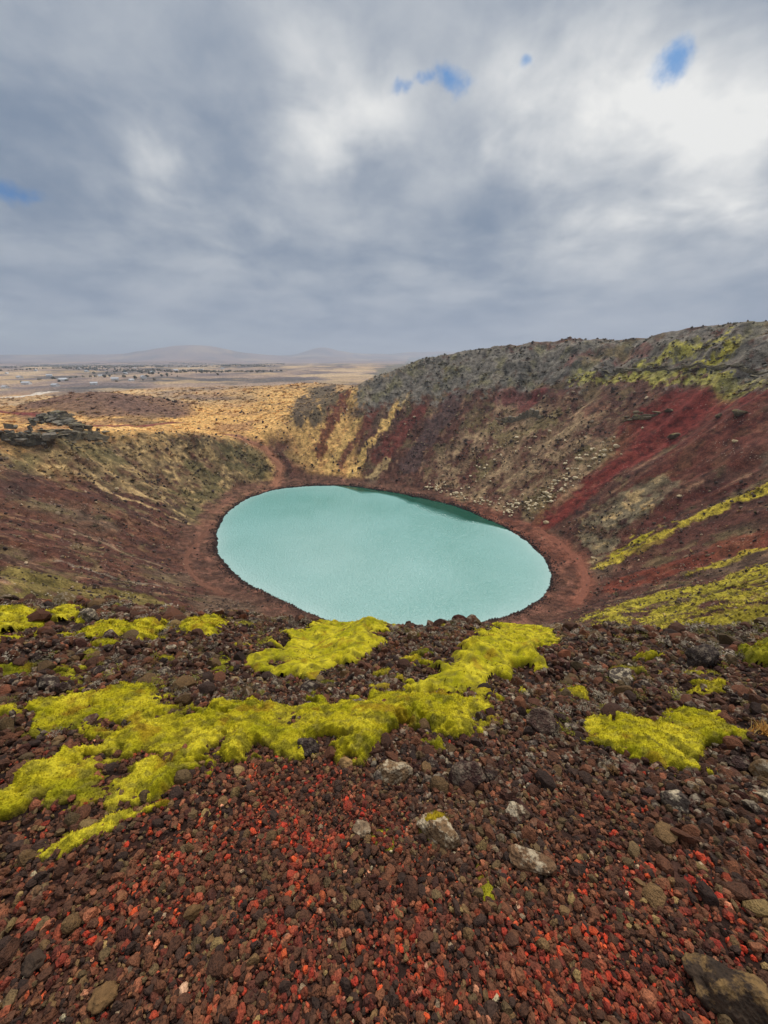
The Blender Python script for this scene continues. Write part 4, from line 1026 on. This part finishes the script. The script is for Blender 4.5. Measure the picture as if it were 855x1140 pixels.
def build_boulders():
    from mathutils import Quaternion, Vector
    Mb = mat_stone('grey_boulder', 2.2, .7, False, (.6, 1.35), .25, lich_col=(156, 146, 92), lich_scale=1.1)
    Mp = mat_stone('pale_boulder', 2.2, 0, False, (.7, 1.25), .2)
    LABS = ['large grey brown boulder perched in the red scree, biggest on the right wall', 'flat mossy boulder at the top of the red scree, lower of a pair',
            'dark mossy boulder at the top of the red scree, upper of a pair', 'grey boulder near the right edge below the red scree top',
            'low grey boulder just left of the one near the right edge', 'small dark boulder under the long cliff band', 'pale flat stone below the red scree at right',
            'small boulder at the beach corner where the red scree ends', 'white stone standing alone on the left slope', 'small pale boulder in the grey green patch of the right wall',
            'pale boulder just above the foot of the red scree', 'pale boulder above the right shore', 'small pale boulder beside the bend of the right lakeside path']
    for i, (x, y, s) in enumerate(BOULDERS):
        light = i in (6, 7, 8, 9, 10, 11, 12)
        o = one_rock('boulder', 3, 1700+i*7, (206, 190, 168) if light else (104, 94, 84), Mp if light else Mb, s*1.25, (1.15, .8, .7), 9, .12, 0)
        o.location = (x, y, float(H(x, y))+s*.18); o.rotation_euler = (0, 0, random.uniform(-.5, .5))
        tag(o, LABS[i], 'boulder')
    r = np.random.RandomState(73)
    src = [one_rock('pale_boulder', 2, 1900+j*5, (216, 204, 188), Mp, 1.0, (1, r.uniform(.6, .9), r.uniform(.5, .8)), 8, .1, 0) for j in range(6)]
    n = 0; used = set()
    while n < 230:
        pts, sp, w = PALE_LINES[r.choice(len(PALE_LINES), p=[q[2] for q in PALE_LINES])]
        i = r.randint(0, len(pts)-1); u = r.uniform(); a, b = np.array(pts[i]), np.array(pts[i+1])
        x, y = a+(b-a)*u+r.normal(0, sp, 2)
        if math.hypot(x-CX, y-CY)-float(shore_r(math.atan2(x-CX, y-CY))) < 5.5: continue
        j = r.randint(0, 6); o = src[j]
        if j in used: o = o.copy(); COL.objects.link(o)
        used.add(j); s = .75*math.exp(r.normal(0, .45))
        s = min(s, 1.9)+.25
        o.location = (x, y, float(H(x, y))+s*.15); o.scale = (s, s, s); o.rotation_euler = (r.uniform(-.3, .3), r.uniform(-.3, .3), r.uniform(0, 6.28))
        tag(o, 'pale stone lying on the scree above the far right shore', 'boulder', 'pale stones on the far right scree'); n += 1

def build_ledges():
    m = mat_stone('bedded_basalt', 1.6, .55, False, (.45, 1.4), .35, lich_col=(150, 142, 96), lich_scale=.7)
    r = np.random.RandomState(74)
    def block(seed):
        """a jointed block: flat faces near the box sides, chipped corners"""
        rr = np.random.RandomState(seed); v, f = ICO[2]; v = v*1.35
        for ax in np.eye(3):
            for sg in (-1, 1):
                n = ax*sg+rr.normal(0, .13, 3); n /= np.linalg.norm(n); e = v@n-rr.uniform(.55, .75); v = v-np.maximum(e, 0)[:, None]*n
        for _ in range(4):
            n = rr.normal(size=3); n /= np.linalg.norm(n); e = v@n-rr.uniform(.75, .95); v = v-np.maximum(e, 0)[:, None]*n
        return v*(1+.07*n3(v, 2.2, seed))[:, None]/.65, f
    def ledge(key, name, label, h, thick, step, rows, col, jitter=.6, lean=0.0, gap=.08):
        P = np.array(LEDGES[key])[:, :2]; d = np.concatenate([[0], np.cumsum(np.hypot(*np.diff(P, axis=0).T))])
        VV, FF, CC = [], [], []; base = 0
        prof = lambda t: np.clip(.65+.9*fbm(np.array([t/ (d[-1]+.1)*3.0]), np.array([h]), 1.0, 2, 951)[0], .25, 1.3)
        # the bed the blocks are jointed out of, one continuous wall
        nb = max(10, int(d[-1]/1.2)); tt = np.linspace(0, d[-1], nb); ring = []
        ang = math.atan2(P[-1, 1]-P[0, 1], P[-1, 0]-P[0, 0]); nx, ny = -math.sin(ang), math.cos(ang)
        for k_, t in enumerate(tt):
            x, y = np.interp(t, d, P[:, 0]), np.interp(t, d, P[:, 1]); g = float(H(x, y)); end = math.sin(math.pi*(k_+.3)/(nb-.4))**.4
            hh = h*prof(t)*end*.45
            for (o_, z_) in ((-.5, -1.5), (-.42, .5), (-.3, 1.0), (.3, 1.0), (.5, -1.5)):
                ring.append((x+nx*o_*thick*end+r.normal(0, .12), y+ny*o_*thick*end+r.normal(0, .12), g+(z_*hh if z_ > 0 else z_)+r.normal(0, .06)*h*(z_ > 0)))
        i = np.arange(nb-1)[:, None]*5; j = np.arange(4)[None, :]
        q = np.stack([i+j, i+j+1, i+5+j+1, i+5+j], -1).reshape(-1, 4)
        VV.append(np.array(ring)); FF.append(np.concatenate([q[:, [0, 1, 2]], q[:, [0, 2, 3]]])); CC.append(np.tile(np.r_[lin(col, ALB)*.75, .5], (len(ring), 1))); base += len(ring)
        for row in range(rows):
            t = 0.0
            while t < d[-1]:
                w = step*math.exp(r.normal(0, .35)); x = np.interp(t, d, P[:, 0])+r.normal(0, jitter); y = np.interp(t, d, P[:, 1])+r.normal(0, jitter)
                pr = prof(t)*math.sin(math.pi*min(1, (t+.8)/(d[-1]+1.6)))**.4; t += w*.82
                if r.uniform() < gap: continue
                hh = h/rows*pr*r.uniform(.8, 1.25)
                v, f = block(r.randint(1e6)) if r.uniform() < .55 else rock_shape(2, r.randint(1e6), 8, .16, .04); v = v*np.array([w*.5, thick*.5*r.uniform(.7, 1.1), hh*.62])
                ti = r.normal(0, .14); v = v@np.array([[math.cos(ti), 0, math.sin(ti)], [0, 1, 0], [-math.sin(ti), 0, math.cos(ti)]]).T
                v = v@rot_z(np.array([ang+r.normal(0, .22)]))[0].T
                v = v+np.array([x, y, float(H(x, y))+h/rows*pr*(row+.35)])
                c = np.tile(np.r_[lin(col, ALB)*r.uniform(.6, 1.35), float(r.uniform() < .6)], (len(v), 1))
                VV.append(v); FF.append(f+base); CC.append(c); base += len(v)
        V = np.concatenate(VV); o = V.mean(0)
        ob = tri_mesh(name, V-o, np.concatenate(FF), cols=np.concatenate(CC), mat=m, smooth=False); ob.location = o; tag(ob, label, 'rock ledge')
    ledge('long', 'cliff_band', 'long dark cliff band running along the upper right wall under mossy slopes', 1.25, 1.6, 2.4, 1, (128, 120, 104), .7, gap=.22)
    ledge('short', 'rock_ledge', 'short dark jointed ledge halfway up the far wall left of the red scree', 2.4, 1.6, 1.4, 1, (140, 130, 116), .25)
    ledge('red', 'rock_ledge', 'broken mossy ledge at the head of the red scree', 1.0, 1.4, 2.2, 1, (128, 116, 96), .8, gap=.35)
    ledge('left', 'rock_outcrop', 'dark bedded lava outcrop on the left rim cut by the left edge', 5.0, 4.5, 1.25, 4, (128, 121, 110), 1.3, gap=.25)
    ledge('left2', 'rock_outcrop', 'broken dark lava outcrop running right from the left rim outcrop', 2.6, 4.0, 1.1, 3, (134, 124, 108), 2.0, gap=.35)
    ledge('stack', 'rock_outcrop', 'jagged dark lava stack rising highest on the left rim', 6.0, 5.0, 1.5, 4, (124, 118, 108), 1.9, gap=.25)

def build_far():
    r = np.random.RandomState(75)
    mw = bpy.data.materials.new('house_paint'); mw.use_nodes = True; nt = NT(mw.node_tree)
    n = nt.noise(nt.n('ShaderNodeNewGeometry').outputs['Position'], 1.2, 3); finish(nt, nt.mix(n.outputs[0], tuple(lin((212, 210, 204))), tuple(lin((238, 236, 230)))), .6)
    mr = bpy.data.materials.new('roof_iron'); mr.use_nodes = True; nt = NT(mr.node_tree)
    n = nt.noise(nt.n('ShaderNodeNewGeometry').outputs['Position'], 1.0, 3); finish(nt, nt.mix(n.outputs[0], tuple(lin((176, 174, 172))), tuple(lin((206, 202, 198)))), .5)
    L, W, h, rh = 7.0, 4.5, 3.2, 2.2
    wv = [(-L, -W, -2), (L, -W, -2), (L, W, -2), (-L, W, -2), (-L, -W, h), (L, -W, h), (L, W, h), (-L, W, h), (-L, 0, h+rh), (L, 0, h+rh)]
    wf = [(0, 1, 5, 4), (1, 2, 6, 5), (2, 3, 7, 6), (3, 0, 4, 7), (5, 6, 9), (7, 4, 8)]
    ov = .5; rv = [(-L-ov, -W-ov, h-.3), (L+ov, -W-ov, h-.3), (L+ov, 0, h+rh+.15), (-L-ov, 0, h+rh+.15), (-L-ov, W+ov, h-.3), (L+ov, W+ov, h-.3)]
    rv += [(a, b, c+.25) for a, b, c in rv]
    rf = [(0, 3, 2, 1), (3, 4, 5, 2), (6, 7, 8, 9), (9, 8, 11, 10), (0, 1, 7, 6), (4, 10, 11, 5), (0, 6, 9, 3), (3, 9, 10, 4), (1, 2, 8, 7), (2, 5, 11, 8)]
    def me(nm, v, f, m):
        q = bpy.data.meshes.new(nm); q.from_pydata(v, [], f); q.materials.append(m); return q
    wm, rm = me('wall', wv, wf, mw), me('roof', rv, rf, mr)
    dm = me('door', [(-1, -W-.05, 0), (1, -W-.05, 0), (1, -W-.05, 2.2), (-1, -W-.05, 2.2)], [(0, 1, 2, 3)], mr)
    for i, (x, y) in enumerate(HOUSES):
        root = bpy.data.objects.new('summer_house', None); COL.objects.link(root)
        root.location = (x, y, float(H(x, y))); root.rotation_euler = (0, 0, r.uniform(0, 3.14)); s = r.uniform(.4, .65); root.scale = (s, s, s)
        tag(root, 'tiny white house with a grey gabled roof on the hazy plain beyond the crater', 'house', 'houses scattered over the far plain')
        for nm, q in (('wall', wm), ('roof', rm), ('door', dm)):
            c = bpy.data.objects.new(nm, q); COL.objects.link(c); c.parent = root
    # plantations on the plain
    n = 42000; x = r.uniform(-3200, 150, n); y = r.uniform(420, 3400, n)
    f = fbm(x, y, 240, 3, 931)+.35*fbm(x, y, 60, 2, 933); az = np.degrees(np.arctan2(x, y))
    k = (f > .10+.12*r.uniform(size=n)) & (az > -52) & (az < -14) & (np.hypot(x, y) > 560+200*r.uniform(size=n)); x, y = x[k], y[k]; n = len(x)
    protos = [rock_shape(1, 960+i, 2, .35) for i in range(8)]
    size = r.uniform(3, 6.5, n); c = np.array([lin(q, ALB) for q in ((88, 92, 86), (100, 100, 90), (114, 108, 96))])[r.randint(0, 3, n)]*r.uniform(.7, 1.3, n)[:, None]
    v, f_, cc = scatter(protos, x, y, H(x, y)+size*.25, size, np.c_[c, np.ones(n)], r, (.7, 1.0))
    tag(tri_mesh('woodland', v, f_, cols=cc, mat=mat_plain_attr('conifer_mass', scale=.6, bump=.5, var=(.6, 1.4)), smooth=False), 'dark patches of scrub and plantation on the far plain', 'woodland', kind='stuff')

def build_grass():
    """the one dry tuft at the end of the right-hand moss cushion"""
    r = np.random.RandomState(76); P = np.array([m for m in MOSS if m[0] == 'f'][0][3]); x0, y0 = P[5]
    m = 170; b = r.normal(0, .045, (m, 2)); b[:, 1] *= .6; a = r.uniform(0, 6.28, m); lean = r.uniform(.1, .9, m); L = r.uniform(.05, .13, m)
    z = H(x0+b[:, 0], y0+b[:, 1])+.03; V, F = [], []
    for i in range(m):
        p = np.array([b[i, 0], b[i, 1], z[i]-z.mean()]); d = np.array([math.cos(a[i])*lean[i], math.sin(a[i])*lean[i], 1.0]); d /= np.linalg.norm(d)
        sd = np.array([-math.sin(a[i]), math.cos(a[i]), 0])*.0022; mid = p+d*L[i]*.6; tip = p+d*L[i]+np.array([d[0], d[1], -.4])*L[i]*.25
        k = len(V); V += [p-sd, p+sd, mid+sd*.8, mid-sd*.8, tip]; F += [[k, k+1, k+2], [k, k+2, k+3], [k+3, k+2, k+4]]
    c = np.repeat(np.array([lin(q, ALB) for q in ((206, 164, 92), (190, 140, 70), (214, 186, 124))])[r.randint(0, 3, m)], 5, 0)
    o = tri_mesh('grass_tuft', np.array(V), np.array(F), cols=c, mat=mat_plain_attr('dry_grass', scale=40, bump=.001)); o.location = (x0, y0, float(z.mean()))
    tag(o, 'dry straw coloured grass tuft at the right end of the right moss cushion', 'grass tuft')

# ------------------------------------------------------------------ build
scene.view_settings.view_transform = 'Standard'; scene.view_settings.look = 'None'
scene.view_settings.exposure = EXPOSURE; scene.view_settings.gamma = 1.0; scene.view_settings.use_curve_mapping = False
scene.render.engine = 'CYCLES'
build_world(); build_sun(); build_camera()
M_GROUND = mat_ground()
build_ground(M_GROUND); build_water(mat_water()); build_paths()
import time as _t; _t0 = _t.time()
build_gravel(mat_stone('cinder', 70, .7, True, (.6, 1.4), .006, lich_scale=20)); print('gravel', _t.time()-_t0)
build_rocks(); print('rocks', _t.time()-_t0)
build_moss(mat_moss()); print('moss', _t.time()-_t0)
build_scree(mat_stone('scree_stone', 4, 0, False, (.7, 1.3), .1)); print('scree', _t.time()-_t0)
build_heath(mat_plain_attr('heath_tufts', scale=3, bump=.05, var=(.75, 1.25))); print('heath', _t.time()-_t0)
build_boulders(); build_ledges(); build_far(); build_grass(); print('far', _t.time()-_t0)
build_haze()
